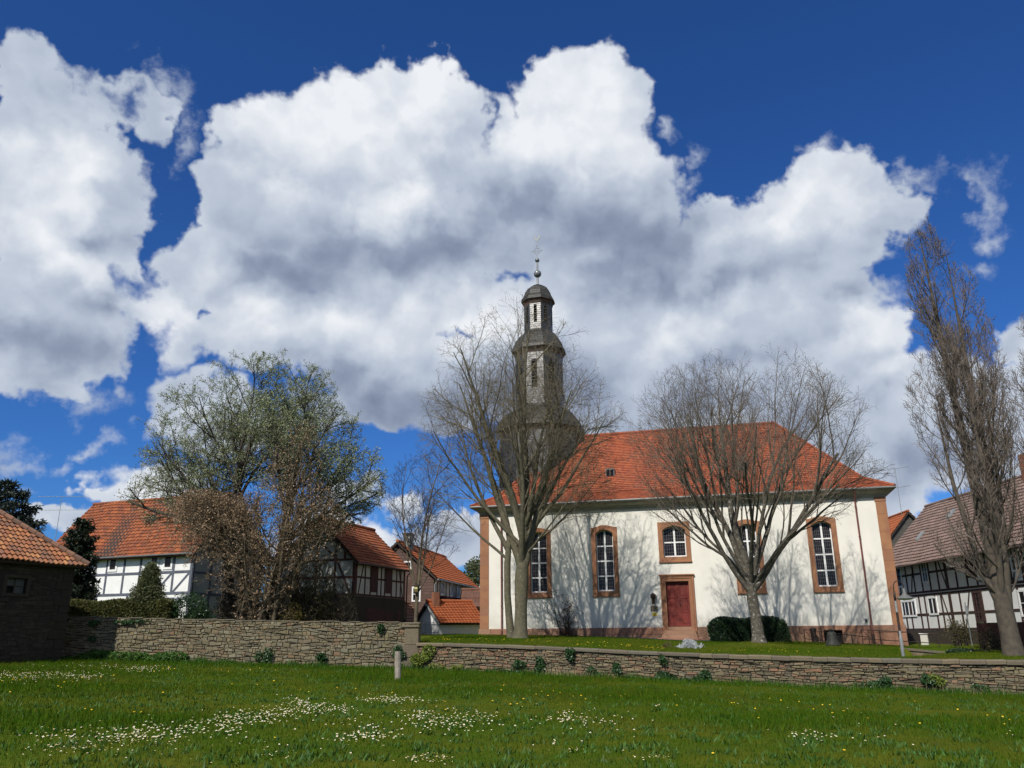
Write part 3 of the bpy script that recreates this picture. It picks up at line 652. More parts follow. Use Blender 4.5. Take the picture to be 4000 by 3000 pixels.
bell(mb,[(1.97,22.3),(1.93,22.55),(1.78,22.88),(1.66,23.2),(1.40,23.6),(1.14,23.82),(1.04,24.0)]); mb.build('slate_cap',M['slateroof'],tw_); mb=MB()
bell(mb,[(1.25,26.52),(1.20,26.76),(1.04,27.0),(.95,27.35),(.75,27.68),(.46,27.9),(.09,28.12)],.22,.16)
mb.build('slate_cap',M['slateroof'],tw_)
def ring8(mb,a0,z0,a1,z1):
    A=octa(a0,z0);B=octa(a1,z1)
    for i in range(8): mb.quad(tuple(A[i]),tuple(A[(i+1)%8]),tuple(B[(i+1)%8]),tuple(B[i]))
for a,b,z in ((2.845,3.12,16.0),(1.705,1.97,22.3),(1.035,1.25,26.52)):
    mb=MB(); ring8(mb,a,z-.42,b-.12,z-.10); ring8(mb,b-.12,z-.10,b,z-.03); ring8(mb,b,z-.03,b,z+.02); mb.build('tower_eave',M['fascia'],tw_)
louvres(1.70,.22,19.1,21.35,9); louvres(1.03,.125,24.55,26.05,7)
# finial: pole, two balls, wrought cross and weathercock
mb=MB(); mb.lathe([(.12,28.0),(.08,28.1),(.085,28.8),(.075,29.3),(.07,30.2),(.018,30.35),(.012,32.0)],12,(TX,TY))
fi=mb.build('finial_pole',M['metal'],tw_,smooth=True)
def ball(mb,r,z,n=20): mb.lathe([(max(.005,r*math.sin(math.pi*i/12)),z-r*math.cos(math.pi*i/12)) for i in range(13)],n,(TX,TY))
mb=MB(); ball(mb,.31,29.05); mb.build('large_ball',M['copper'],fi,smooth=True)
mb=MB(); ball(mb,.19,30.25); mb.build('small_ball',M['copper'],fi,smooth=True)
mb=MB(); zc=31.05
for r_ in (.27,): mb.tube([V((TX+r_*math.cos(a),TY,zc+r_*math.sin(a))) for a in [i*math.pi/12 for i in range(25)]],[.014]*25,6)
for a in (0,math.pi/2): mb.tube([V((TX-.40*math.cos(a),TY,zc-.40*math.sin(a))),V((TX+.40*math.cos(a),TY,zc+.40*math.sin(a)))],[.014,.014],6)
for a in range(4):
    c=V((TX+.19*math.cos(a*math.pi/2+.78),TY,zc+.19*math.sin(a*math.pi/2+.78))); mb.tube([c+V((.07*math.cos(i*math.pi/5),0,.07*math.sin(i*math.pi/5))) for i in range(11)],[.01]*11,5)
    e_=V((TX+.42*math.cos(a*math.pi/2),TY,zc+.42*math.sin(a*math.pi/2))); mb.tube([e_+V((.05*math.cos(i*math.pi/4),0,.05*math.sin(i*math.pi/4))) for i in range(9)],[.01]*9,5)
mb.build('wrought_cross',M['metal'],fi)
ck=[(-.26,.17),(-.30,.21),(-.24,.30),(-.25,.40),(-.20,.37),(-.19,.42),(-.15,.36),(-.13,.24),(-.08,.12),(.02,.10),(.10,.22),(.16,.40),(.27,.43),(.34,.34),(.31,.20),(.20,.05),(.10,-.03),(.03,-.08),(.0,-.15),(-.04,-.15),(-.06,-.07),(-.15,-.01),(-.20,.07)]
mb=MB(); zc=32.05; n=len(ck)
mb.add([(TX+x*.85,TY-.02,zc+z*.85) for x,z in ck]+[(TX+x*.85,TY+.02,zc+z*.85) for x,z in ck],[tuple(range(n)),tuple(range(2*n-1,n-1,-1))]+[(i,n+i,n+(i+1)%n,(i+1)%n) for i in range(n)])
mb.build('weathercock',mat('pale_gilded_sheet',(.24,.25,.24),.5,spec=.5),fi)
# things fixed by the door
def fpt(s,y,z): return DOOR+FU*s+FN*y+V((0,0,z))
lt=emp('wall_lantern','dark wall lantern with peaked cap left of the red church door','lamp',tuple(fpt(-1.49,0,3.2)),-YAW)
mb=MB(); mb.lathe([(.20,.62),(.21,.64),(.02,.76)],6,(0,-.2),math.pi/6); mb.lathe([(.17,.62),(.19,.52),(.11,.38),(.10,.12),(.085,.08)],6,(0,-.2),math.pi/6); mb.box(-.03,.03,-.1,0,.35,.42); mb.build('lamp_body',M['iron'],lt)
mb=MB(); mb.lathe([(.085,.08),(.07,-.02),(.015,-.06)],8,(0,-.2)); mb.build('glass_bulb',mat('milky_glass',(.45,.42,.33),.3),lt,smooth=True)
pq=emp('wall_plaque','dark brown plaque with lines of gold lettering below the wall lantern','plaque',tuple(fpt(-1.49,0,3.02)),-YAW)
mb=MB(); mb.bbox(-.215,.215,-.035,0,-.15,.15,.008); mb.build('plate',M['plaquebrown'],pq)
for z,a,b in ((.10,-.17,.13),(.035,-.16,.17),(-.03,-.14,.16),(-.095,-.15,.17)):
    x=a; mb=MB()
    while x<b:
        w=rng.uniform(.02,.06); mb.box(x,min(x+w,b),-.04,-.036,z-.016,z+.016); x+=w+.014
    mb.build('lettering',M['plaqueink'],pq)
yq_=emp('yellow_sign','small yellow sign with dark arch emblem below the dark plaque','sign',tuple(fpt(-1.48,0,2.70)),-YAW)
mb=MB(); mb.box(-.14,.14,-.02,0,-.105,.105); mb.build('plate',M['yellow'],yq_)
mb=MB()
for q in range(8):
    a0,a1=math.pi*q/8,math.pi*(q+1)/8; mb.beam((.1*math.cos(a0),-.021,-.02+.08*math.sin(a0)),(.1*math.cos(a1),-.021,-.02+.08*math.sin(a1)),.012,(0,-1,0),0,.003)
mb.box(-.1,.1,-.0241,-.021,-.06,-.045); mb.box(-.05,.05,-.0242,-.021,-.02,.0); mb.build('emblem',M['yellowink'],yq_)
# ------------------------------------------------------------------ rubble walls
def rubble(mb,L,zb,zt,rowh,wr,dep=(.02,.06),big=.06,x0=0.):
    """irregular courses of stones between zb(x) and zt(x) on the plane y=0 facing -y"""
    n=max(2,round((zt(L*.5)-zb(L*.5))/rowh)); ph=[rng.random()*6 for _ in range(n+1)]
    hs=[0]; 
    for i in range(n): hs.append(hs[-1]+rng.uniform(.6,1.45))
    hs=[h/hs[-1] for h in hs]
    def bz(i,x):
        if i==0: return zb(x)
        if i==n: return zt(x)
        f=hs[i]+(.42/n)*math.sin(x*1.7+ph[i])+(.30/n)*math.sin(x*5.3+ph[i]*2)+(.16/n)*math.sin(x*13+ph[i]*3)
        return zb(x)+(zt(x)-zb(x))*f
    for i in range(n):
        x=x0+rng.uniform(-.2,0)
        while x<L:
            w=rng.uniform(*wr)*(1.6 if rng.random()<.15 else 1); xe=min(x+w,L+.05); xs=max(x,x0)
            if xe-xs<.05: x+=w; continue
            g=.007; zl0,zl1,zr0,zr1=bz(i,xs)+g,bz(i+1,xs)-g,bz(i,xe)+g,bz(i+1,xe)-g
            h=zl1-zl0
            def J(a): return (rng.random()-.5)*a
            if rng.random()<.18: zl1-=h*.3*rng.random(); 
            if rng.random()<.18: zr1-=h*.3*rng.random()
            c=[(xs+g+J(.03),zl0),((xs+xe)/2+J(w*.3),lerp(zl0,zr0,.5)+J(.015)),(xe-g+J(.03),zr0),(xe-g+J(.03),zr1),((xs+xe)/2+J(w*.4),lerp(zl1,zr1,.5)+J(.02)),(xs+g+J(.03),zl1)]
            d=-rng.uniform(*dep); cx=sum(p[0] for p in c)/6; cz=sum(p[1] for p in c)/6; tl=J(.03); tz=J(.03)
            vs=[(p[0],.02,p[1]) for p in c]+[(lerp(p[0],cx,.05),d*.72,lerp(p[1],cz,.10)) for p in c]+[(lerp(p[0],cx,.22),d+tl*(p[0]-cx)/max(w,.1)+tz*(p[1]-cz)/.1*.3,lerp(p[1],cz,.34)) for p in c]
            fs=[]
            for k in range(6):
                q=(k+1)%6; fs+=[(k,q,6+q,6+k),(6+k,6+q,12+q,12+k)]
            fs.append(tuple(range(12,18))); mb.add(vs,fs); x+=w
def wall_body(mb,L,zb,zt,th,step=.8):
    n=int(L/step); 
    for i in range(n):
        a,b=L*i/n,L*(i+1)/n; za,zb_,ta,tb=zb(a)-.4,zb(b)-.4,zt(a)-.01,zt(b)-.01
        mb.quad((a,0,za),(b,0,zb_),(b,0,tb),(a,0,ta)); mb.quad((b,th,zb_),(a,th,za),(a,th,ta),(b,th,tb)); mb.quad((a,0,ta),(b,0,tb),(b,th,tb),(a,th,ta))
    mb.quad((0,th,zb(0)-.4),(0,0,zb(0)-.4),(0,0,zt(0)-.01),(0,th,zt(0)-.01)); mb.quad((L,0,zb(L)-.4),(L,th,zb(L)-.4),(L,th,zt(L)-.01),(L,0,zt(L)-.01))
lw=emp('low_stone_wall','long low rubble wall with sandstone coping holding up the church lawn','wall',tuple(WA),WANG)
LW=44.
def lzb(x): p=WA+WD*x; return HM(p.x,p.y)-.12
def lzt(x): return capz(x)-.125
mb=MB(); wall_body(mb,LW,lzb,lzt,.42); mb.build('wall_core',M['mortar'],lw)
mb=MB(); rubble(mb,LW,lzb,lzt,.072,(.10,.42),(.02,.075)); mb.build('stonework',M['rubblered'],lw)
mb=MB(); x=0
while x<LW:
    w=rng.uniform(.8,1.9) if x<12 else rng.uniform(.45,.9); xe=min(x+w,LW); a=capz(x)+rng.uniform(-.012,.012); b=capz(xe)+rng.uniform(-.012,.012); y0_=-.10-rng.random()*.03; g=.006; ch_=.03
    r=rng.random(); h=.125 if x<12 else .15
    P=[]
    for xx,zz in ((x+g,a),(xe-g,b)):
        P+= [(xx,y0_,zz-h),(xx,y0_-.005,zz-ch_*1.2),(xx,y0_+ch_,zz),(xx,.42,zz+.012),(xx,.46,zz-h)]
    mb.add(P,[(0,5,6,1),(1,6,7,2),(2,7,8,3),(3,8,9,4),(4,9,5,0),(0,1,2,3,4),(9,8,7,6,5)],r); x=xe
mb.build('coping',M['coping'],lw)
hw=emp('high_stone_wall','tall greyish rubble wall with flat top between stone barn and corner pier','wall',tuple(HA),math.atan2(HDr.y,HDr.x))
def hplane(x,y):
    d=ray(x,y); nn=V((-HDr.y,HDr.x,0)); k_=((HA-EYE).dot(nn))/d.dot(nn); p=EYE+d*k_; return (p-HA).dot(HDr),p.z
HT=sorted(hplane(x,y) for x,y in ((290,2409),(700,2416),(1000,2421),(1300,2426),(1590,2431)))
def hzb(x): p=HA+HDr*x; return HM(p.x,p.y)-.12
def hzt(x): return lut(x,HT)-.05
HL_=HLEN-.45
mb=MB(); wall_body(mb,HL_,hzb,hzt,.5); mb.build('wall_core',M['mortar'],hw)
mb=MB(); rubble(mb,HL_,hzb,hzt,.098,(.09,.36),(.015,.065)); mb.build('stonework',M['rubble'],hw)
mb=MB(); x=0
while x<HL_+.3:
    xe=x+rng.uniform(.25,.7); z=hzt(x)+rng.uniform(-.03,.03); mb.bbox(x,xe-.004,-.045-rng.random()*.03,.55,z-.01,z+.045,.012); x=xe
mb.build('coping',M['coping'],hw)
mb=MB(); z=.0; zz=[-.2,1.20,1.78,2.14]
for a,b,o_ in ((-.3,.62,.0),(.62,1.16,.02),(1.16,1.92,-.01),(1.92,2.05,.05),(2.05,2.17,.0)): mb.bbox(HL_-.15-o_-rng.random()*.1,HLEN+.05+o_*.5,-.07-o_,.62,a+.004,b-.004,.025)
mb.build('end_pier',M['coping'],hw)
# ------------------------------------------------------------------ wooden post
pz=HM(-4.25,30.5); po=emp('wooden_post','leaning weathered wooden post standing in the meadow before the low wall','post',tuple(at(1555,2668,30.5).xy)+(pz-.1,))
mb=MB(); n=8; prof=[]
pts=[V((0,0,-.2)),V((-.02,0,.3)),V((-.035,0,.75)),V((-.045,0,1.08))]
mb.tube(pts,[.115,.112,.118,.115],9); mb.build('post_shaft',M['wood'],po)
# ------------------------------------------------------------------ houses
def house(name,label,cat,loc,rz,L,Wd,z0,ze,zr,roofm,wallm,tw=.24,rh=.33,amp=.022,seg=4,oh=.45,og=.3,sagamp=.02,front_holes=(),group=None,ovf=None,gable_m=None):
    h=emp(name,label,cat,loc,rz,group)
    mb=MB(); wall_holes(mb,0,L,z0,ze,list(front_holes),0,dp=.12 if front_holes else 0)
    w=mb.build('wall',wallm,h); mb=MB(); mb.quad((L,Wd,z0),(0,Wd,z0),(0,Wd,ze),(L,Wd,ze),.5); mb.build('rear_wall',wallm,h)
    mb=MB(); ym=Wd/2
    mb.add([(0,Wd,z0),(0,0,z0),(0,0,ze),(0,ym,zr),(0,Wd,ze)],[(0,1,2,3,4)],.5); mb.build('gable_wall',gable_m or wallm,h); mb=MB(); mb.add([(L,0,z0),(L,Wd,z0),(L,Wd,ze),(L,ym,zr),(L,0,ze)],[(0,1,2,3,4)],.5)
    mb.build('gable_wall',gable_m or wallm,h)
    sl=(zr-ze)/ym; ef=ovf if ovf is not None else oh
    mb=MB(); sb=MB(); up=.10
    A,B,C,D=(-og,-ef,ze-ef*sl+up),(L+og,-ef,ze-ef*sl+up),(L+og,ym,zr+up),(-og,ym,zr+up)
    sg=(lambda u,v:sagamp*math.sin(u*.8)+sagamp*.6*math.sin(u*1.9+v*4)) if sagamp else None
    tiles(mb,A,B,C,D,tw,rh,.055,amp,seg,False,sg); slab(sb,A,B,C,D)
    A,B,C,D=(L+og,Wd+oh,ze-oh*sl+up),(-og,Wd+oh,ze-oh*sl+up),(-og,ym,zr+up),(L+og,ym,zr+up)
    tiles(mb,A,B,C,D,tw*1.5,rh,.03,amp,2,False,sg); slab(sb,A,B,C,D)
    rf=mb.build('roof',roofm,h); sb.build('roof_boards',M['darkwood'],h)
    mb=MB(); ridge(mb,(-og,ym,zr+up+.03),(L+og,ym,zr+up+.03),.12); mb.build('ridge_tiles',roofm,rf)
    return h,rf
def frame_front(parent,m,posts,rails,braces=(),y=0.,w=.16,nm='timber_frame'):
    mb=MB()
    for q in posts: x,a,b=q[:3]; ww=q[3] if len(q)>3 else w; mb.beam((x,y,a),(x,y,b),ww,(0,-1,0),-.02,.030)
    for z,a,b in rails: mb.beam((a,y,z),(b,y,z),w,(0,-1,0),-.02,.026)
    for i,(xa,za,xb,zb) in enumerate(braces): mb.beam((xa,y,za),(xb,y,zb),w*.85,(0,-1,0),-.02,.022-.0007*i)
    return mb.build(nm,m,parent)
def frame_gable(parent,m,posts,rails,braces,x=0.,w=.16,s=-1,nm='gable_frame'):
    mb=MB(); n=(s,0,0)
    for y,a,b in posts: mb.beam((x,y,a),(x,y,b),w,n,-.02,.030)
    for z,a,b in rails: mb.beam((x,a,z),(x,b,z),w,n,-.02,.026)
    for i,(ya,za,yb,zb) in enumerate(braces): mb.beam((x,ya,za),(x,yb,zb),w*.85,n,-.02,.022-.0007*i)
    return mb.build(nm,m,parent)
def win(parent,x0,x1,z0,z1,fm,y=0.,t=.09,bars=(1,0),axis='x',gx=0.,s=-1,proud=.04,pm=None):
    """frame ring with bars, and its pane; axis 'y' puts it on a gable at x=gx"""
    mb=MB(); pn=MB(); i=.02
    def bx(a,b,c,d,q0,q1,B=mb):
        if axis=='x': B.box(a,b,y-q1,y-q0,c,d)
        else:
            p,q=sorted((gx+s*q0,gx+s*q1)); B.box(p,q,a,b,c,d)
    bx(x0-i,x0+t,z0-i,z1+i,-.02,proud); bx(x1-t,x1+i,z0-i,z1+i,-.02,proud); bx(x0+t+.001,x1-t-.001,z0-i,z0+t,-.02,proud-.002); bx(x0+t+.001,x1-t-.001,z1-t,z1+i,-.02,proud-.002)
    for k in range(bars[0]): xm=lerp(x0,x1,(k+1)/(bars[0]+1)); bx(xm-.03,xm+.03,z0+t+.001,z1-t-.001,-.02,proud-.006)
    for k in range(bars[1]): zm=lerp(z0,z1,(k+1)/(bars[1]+1)); bx(x0+t+.001,x1-t-.001,zm-.02,zm+.02,-.02,proud-.012)
    o=mb.build('window',fm,parent)
    bx(x0+t*.5,x1-t*.5,z0+t*.5,z1-t*.5,-.01,.012,pn); pn.build('pane',pm or M['pane'],o); return o
# farmhouse with long orange roof, behind the high wall
fh,_=house('farmhouse','white half-timbered farmhouse with long weathered orange roof behind the hedge','house',(-31.95,56.08,0),R(-20),12.5,7.,1.5,6.95,10.9,M['oldtile'],M['panel'],.3,.34,.03,4,.45,.3,.05,gable_m=M['panelgrey'])  # gable panels darker than the front: tree shade painted into their colour
posts=[(.1,2.2,6.9,.2)]+[(x,4.3,6.9,.15) for x in (1.6,2.9,4.1,5.5,6.95,8.3,9.6,11.0)]+[(12.4,2.2,6.9,.2)]+[(x,2.2,4.3,.15) for x in (2.3,4.9,7.5,9.9)]
frame_front(fh,M['bluetimber'],posts,[(5.55,0,12.5),(4.25,0,12.5),(6.85,0,12.5),(2.3,0,12.5),(3.9,9.2,12.5)],[(9.7,4.3,10.9,5.5),(7.6,2.3,8.6,4.2),(11.1,4.3,12.3,5.5)])
for a in (5.62,9.05,10.15): win(fh,a,a+.72,5.75,6.65,M['white'],t=.12,bars=(0,0),proud=.055)
frame_gable(fh,M['bluetimber'],[(y,2.2,6.9) for y in (.1,1.7,3.5,5.3,6.9)]+[(3.5,6.9,10.5),(1.9,6.9,8.8),(5.1,6.9,8.8)],[(6.85,0,7),(5.5,0,7),(4.2,0,7),(8.6,1.7,5.3)],[(1.8,4.3,3.4,6.8),(3.6,6.8,5.2,4.3)],12.5,s=1)
mb=MB(); mb.tube([V((-.3,-.5,6.58)),V((12.8,-.5,6.62))],[.06,.06],7); mb.tube([V((4.55,-.45,6.5)),V((4.55,-.1,6.2)),V((4.55,-.08,2))],[.045]*3,7); mb.build('gutter',M['zinc'],fh)
# small house far left behind
sm,_=house('small_far_house','small far house with dull brown tiled roof and skylight behind the dark yew','house',tuple(at(215,2190,78).xy)+(0,),R(-12),9,7,1.5,8.2,12.2,M['browntile'],M['panelcream'],.3,.36,.02,2,.4,.2,.03)
sl=4.0/3.5
for a,b,f0,f1 in ((3.6,4.5,.35,.55),(1.9,2.2,.3,.36)):
    mb=MB(); y0,y1=3.5*f0,3.5*f1; mb.add([(a,y0-.1,8.2+sl*y0+.2),(b,y0-.1,8.2+sl*y0+.2),(b,y1-.1,8.2+sl*y1+.2),(a,y1-.1,8.2+sl*y1+.2)],[(0,1,2,3)]); mb.build('skylight',M['pane'],sm)
def antenna(name,label,px,py,Y,h,L,rot,n):
    b=at(px,py,Y); a=emp(name,label,'aerial',tuple(b),rot)
    mb=MB(); mb.tube([V((0,0,-1.)),V((0,0,h))],[.03,.022],6); mb.build('mast',M['metal'],a)
    for z,LL_ in ((h-.15,L),(h*.55,L*.9)):
        mb=MB(); mb.tube([V((-LL_/2,0,z)),V((LL_/2,0,z+.1))],[.018,.018],5)
        for i in range(n):
            x=lerp(-LL_/2,LL_/2,i/(n-1)); mb.tube([V((x,-.25+.012*i,z+.05+.1*x/LL_)),V((x,.25-.012*i,z+.05+.1*x/LL_))],[.009,.009],4)
        mb.build('dipole_array',M['metal'],a)
antenna('roof_aerial','double roof aerial rising between blue spruce and farmhouse roof',222,2068,76,3.2,4.2,R(10),12)
antenna('house_aerial','tall roof aerial on the bright orange roof right of the church',3522,2006,73,4.2,2.4,R(-40),9)
# half-timbered barn in the middle
bl=(-9.62,50.0,0)
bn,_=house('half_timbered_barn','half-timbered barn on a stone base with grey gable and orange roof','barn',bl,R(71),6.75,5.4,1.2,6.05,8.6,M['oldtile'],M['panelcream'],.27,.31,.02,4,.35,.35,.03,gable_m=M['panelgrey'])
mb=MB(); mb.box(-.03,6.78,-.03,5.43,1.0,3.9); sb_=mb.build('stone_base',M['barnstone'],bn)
for a,b,c,d in ((1.6,3.9,1.0,3.2),(4.05,5.1,1.0,3.1),(5.7,6.1,2.2,3.2)): mb=MB(); mb.box(a,b,-.045,-.031,c,d); mb.build('stable_door',M['redtimber'],sb_)
frame_front(bn,M['redtimber'],[(.1,3.9,6.0,.3)]+[(x,3.95,6.0,.11) for x in (1.25,1.95,2.85,3.35,3.85,4.8,5.5,6.1)]+[(6.65,3.9,6.0,.2)],[(3.98,0,6.75),(5.02,0,6.75),(6.0,0,6.75)],[(.45,3.98,1.05,6.0),(6.45,3.98,5.75,6.0)],w=.12)
for a in (2.02,3.95): mb=MB(); mb.box(a,a+.77,-.05,-.031,4.2,5.75); mb.build('shutter',M['redtimber'],bn)
frame_gable(bn,M['redtimber'],[(.1,3.9,6.0),(1.4,3.9,7.3),(2.7,3.9,8.4),(4.0,3.9,7.3),(5.3,3.9,6.0),(.75,6.1,6.6)],[(3.98,0,5.4),(5.0,0,5.4),(6.05,0,5.4),(7.25,1.3,4.1)],[(.3,4.05,1.25,5.95),(1.3,6.1,2.6,7.2),(5.1,4.05,4.1,5.95)],0.,w=.14)
mb=MB(); mb.tube([V((-.35,-.42,5.78)),V((7.1,-.42,5.78))],[.055,.055],7); mb.tube([V((6.9,-.4,5.75)),V((6.9,-.1,5.45)),V((6.9,-.08,1.4))],[.045]*3,7); mb.build('gutter',M['fascia'],bn)
# brown shingled house behind
bs=at(1694,2300,62)
br,brf=house('shingled_house','brown-shingled house with orange roof, chimney and window boxes behind the barn','house',(bs.x,bs.y,0),R(79.5),13.3,5.7,1.2,5.85,8.35,M['orange'],M['panelcream'],.3,.34,.02,3,.35,.35,.01,gable_m=M['shingle'])
mb=MB()
tiles(mb,(-.03,5.7,1.2),(-.03,0,1.2),(-.03,0,5.8),(-.03,5.7,5.8),.4,.22,.015); tiles(mb,(-.03,5.55,5.8),(-.03,.15,5.8),(-.03,2.85,8.3),(-.03,2.85,8.3),.4,.22,.015)
mb.build('shingle_cladding',M['shingle'],br)
mb=MB(); mb.box(1.0,2.0,2.3,2.8,7.8,9.1); c_=mb.build('chimney',M['metal'],brf)
mb=MB(); mb.box(.9,2.1,2.2,2.9,9.101,9.2); mb.build('chimney_cap',M['iron'],c_)
win(br,1.0,1.65,4.0,5.05,M['white'],axis='y',gx=-.045,bars=(1,1)); win(br,1.75,2.35,6.25,6.95,M['white'],axis='y',gx=-.045,bars=(0,0))
frame_front(br,M['darkwood'],[(x,3.0,5.8,.13) for x in (.1,1.0,1.7,2.9,3.5,4.6,5.9,6.6,7.7,8.8,9.9,11.,12.,13.2)],[(4.4,0,13.3),(5.8,0,13.3),(3.1,0,13.3)],w=.13)
for a in (1.9,4.7,6.9): win(br,a,a+.9,4.55,5.55,M['white'],bars=(1,0),proud=.05)
for a in (1.7,4.5):
    mb=MB(); mb.box(a,a+1.4,-.5,-.06,4.2,4.42); mb.tube([V((a+.1,-.45,4.2)),V((a+.1,-.05,3.7))],[.02,.02],4); mb.tube([V((a+1.3,-.45,4.2)),V((a+1.3,-.05,3.7))],[.02,.02],4); fb=mb.build('flower_box',M['redtimber'],br)
mb=MB(); mb.tube([V((-.35,-.42,5.55)),V((13.6,-.42,5.55))],[.06,.06],7); mb.tube([V((-.1,-.4,5.5)),V((-.05,-.1,5.2)),V((-.05,-.08,1.4))],[.05]*3,7); mb.build('gutter',M['metal'],br)
dq=at(1811,2343,70); dsh=emp('satellite_dish','round pale satellite dish in front of the shingled house','satellite dish',tuple(dq),R(20))
mb=MB(); mb.lathe([(.01,0),(.2,.02),(.36,.08),(.45,.14),(.45,.16),(.36,.10),(.01,.03)],20); d1=mb.build('dish',M['metal'],dsh,smooth=True); d1.rotation_euler=(R(75),0,0)
mb=MB(); mb.tube([V((0,.05,-.05)),V((0,.25,-.1)),V((0,.25,-1.2))],[.03]*3,6); mb.tube([V((0,0,-.3)),V((0,-.45,.0))],[.015]*2,5); mb.build('mount',M['metal'],dsh)
# white shed with orange roof
shp=at(1710,2450,57)
sx_=shp.x
sh,shr=house('white_shed','low white shed with orange tiled roof and brick chimney left of the church','shed',(sx_+.1,57.0,0),R(32),3.2,3.3,.8,2.6,3.75,M['orange'],M['panel'],.26,.2,.018,3,.5,.22,.008)
mb=MB(); mb.box(.1,.52,1.05,1.45,2.9,4.45); mb.build('chimney',M['brick'],shr)
mb=MB(); mb.beam((-.26,-.5,2.25),(-.26,1.7,3.72),.16,(-1,0,0),0,.03); mb.build('verge_board',M['metal'],sh)
pf=emp('picket_fence','short grey picket fence beside the white shed','fence',tuple(at(1650,2486,55.5).xy)+(1.45,),0)
x=0
for i in range(13):
    mb=MB(); mb.box(x,x+.045,-.02,.0,0,.95+.02*(i%3)); mb.build('picket',M['metal'],pf); x+=.085
mb=MB(); mb.box(-.02,1.1,.001,.03,.25,.31); mb.box(-.02,1.1,.001,.03,.75,.81); mb.build('fence_rail',M['metal'],pf)
# lean-to roof by the barn, brown metal roof shed by the church, far dark roof
ln=at(1590,2370,58); le,_=house('grey_outhouse','small dark-roofed white outhouse between barn and white shed','shed',(ln.x-.3,58.5,0),R(75),4,2.2,.8,2.7,3.75,M['browntile'],M['panel'],.3,.3,.02,2,.3,.2,.0)
cr_=at(1880,2380,66); cs,_=house('rust_roofed_shed','open shed with rust-brown roof squeezed between shingled house and church corner','shed',(cr_.x-1.6,66,0),R(-3),4.2,4,.8,3.75,5.0,mat('rusty_sheet',(.15,.07,.045),.7,(.10,.05,.035),2),M['darkwood'],.25,1.2,.015,3,.3,.2,.0)
fr_=at(1850,2300,120); _a=at(1800,2236,100); fd,_=house('far_dark_roofed_house','far pale house with dark grey roof beside the church corner','house',(_a.x+7.2,100,0),R(90),12,14.4,0,at(1880,2308,100).z-1.6,_a.z,M['slateroof'],M['panel'],.4,.5,.0,1,.4,.3,.0)
# far right: orange gabled house and the long half-timbered house
ap=at(3553,2001,72)
oh_,_=house('orange_roofed_house','tall house with bright orange roof and dark shingled gable right of the church','house',(ap.x+3.9,ap.y,0),R(86),11,8,0,ap.z-4.6,ap.z,M['orange'],M['greyslate'],.3,.36,.02,3,.3,.3,.01)
mb=MB(); tiles(mb,(-.03,8,2),(-.03,0,2),(-.03,0,ap.z-4.6),(-.03,8,ap.z-4.6),.4,.25,.015); tiles(mb,(-.03,7.9,ap.z-4.6),(-.03,.1,ap.z-4.6),(-.03,4,ap.z-.1),(-.03,4,ap.z-.1),.4,.25,.015); mb.build('shingle_cladding',M['greyslate'],oh_)
rh_,rhr=house('long_half_timbered_house','long two-storey half-timbered house with dull pinkish roof at the right edge','house',(28,61.5,0),R(-90),24,7.2,.0,6.75,10.55,M['pinktile'],M['panel'],.3,.33,.018,3,.85,.25,.02)
px=[.1,1.4,2.5,3.6,4.7,5.8,6.9,8.0,9.2,10.4,11.5,12.6,13.8,15,16.2,17.4,18.6,19.8,21,22.2,23.4]
pp=[]
for i,x in enumerate(px):
    ww=.32 if i in (7,14) else .17
    pp+= [(x,4.05,6.7,ww),(x+(.3 if i%2 and ww<.2 else 0),1.7,3.95,ww)]
frame_front(rh_,M['timber'],pp,[(1.68,0,24),(2.65,0,24),(3.92,0,24),(4.12,0,24),(5.35,0,24),(6.68,0,24)],[(3.0,4.15,3.9,6.6),(7.9,4.15,7.0,6.6),(9.4,1.75,10.4,3.9),(15.1,4.15,16.1,6.6),(7.8,1.75,7.0,3.9),(17.3,1.75,16.3,3.9)],w=.14)
mb=MB(); mb.box(-.02,24.02,-.06,7.25,.0,1.58); mb.build('stone_base',M['barnstone'],rh_)
for (a,b,c,d,mm,bars) in ((1.0,1.9,4.6,6.0,M['white'],(0,0)),(4.9,5.7,4.7,6.1,M['white'],(1,1)),(10.5,11.4,4.7,6.2,M['timber'],(1,2)),(15.2,16.0,4.7,6.1,M['white'],(1,1)),(19,19.9,4.7,6.1,M['white'],(1,1)),
   (1.2,3.3,2.55,3.65,M['white'],(3,0)),(5.1,6.3,2.6,3.75,M['white'],(1,0)),(10.7,11.7,2.1,3.85,M['timber'],(2,4)),(15.3,16.5,2.3,3.7,M['white'],(1,1)),(19.2,20.4,2.3,3.7,M['white'],(1,1))):
    win(rh_,a,b,c,d,mm,bars=bars,t=.1,proud=.055)
mb=MB(); mb.tube([V((-.3,-.92,5.88)),V((24.3,-.92,5.88))],[.07,.07],7); mb.build('gutter',M['fascia'],rh_)
mb=MB(); mb.box(12.6,13.8,3.2,4.2,9.5,11.9); mb.build('chimney',M['brick'],rhr)
sl=3.8/3.6
for a,f0 in ((3.0,.22),(5.4,.55),(10.5,.5)):
    mb=MB(); y0_=3.6*f0; y1_=y0_+.55; mb.add([(a,y0_-.03,6.75+sl*y0_+.22),(a+.5,y0_-.03,6.75+sl*y0_+.22),(a+.5,y1_-.03,6.75+sl*y1_+.22),(a,y1_-.03,6.75+sl*y1_+.22),(a,y0_,6.75+sl*y0_+.1),(a+.5,y0_,6.75+sl*y0_+.1),(a+.5,y1_,6.75+sl*y1_+.1),(a,y1_,6.75+sl*y1_+.1)],[(0,1,2,3),(0,4,5,1),(1,5,6,2),(2,6,7,3),(3,7,4,0)]); mb.build('skylight',M['metal'],rhr)
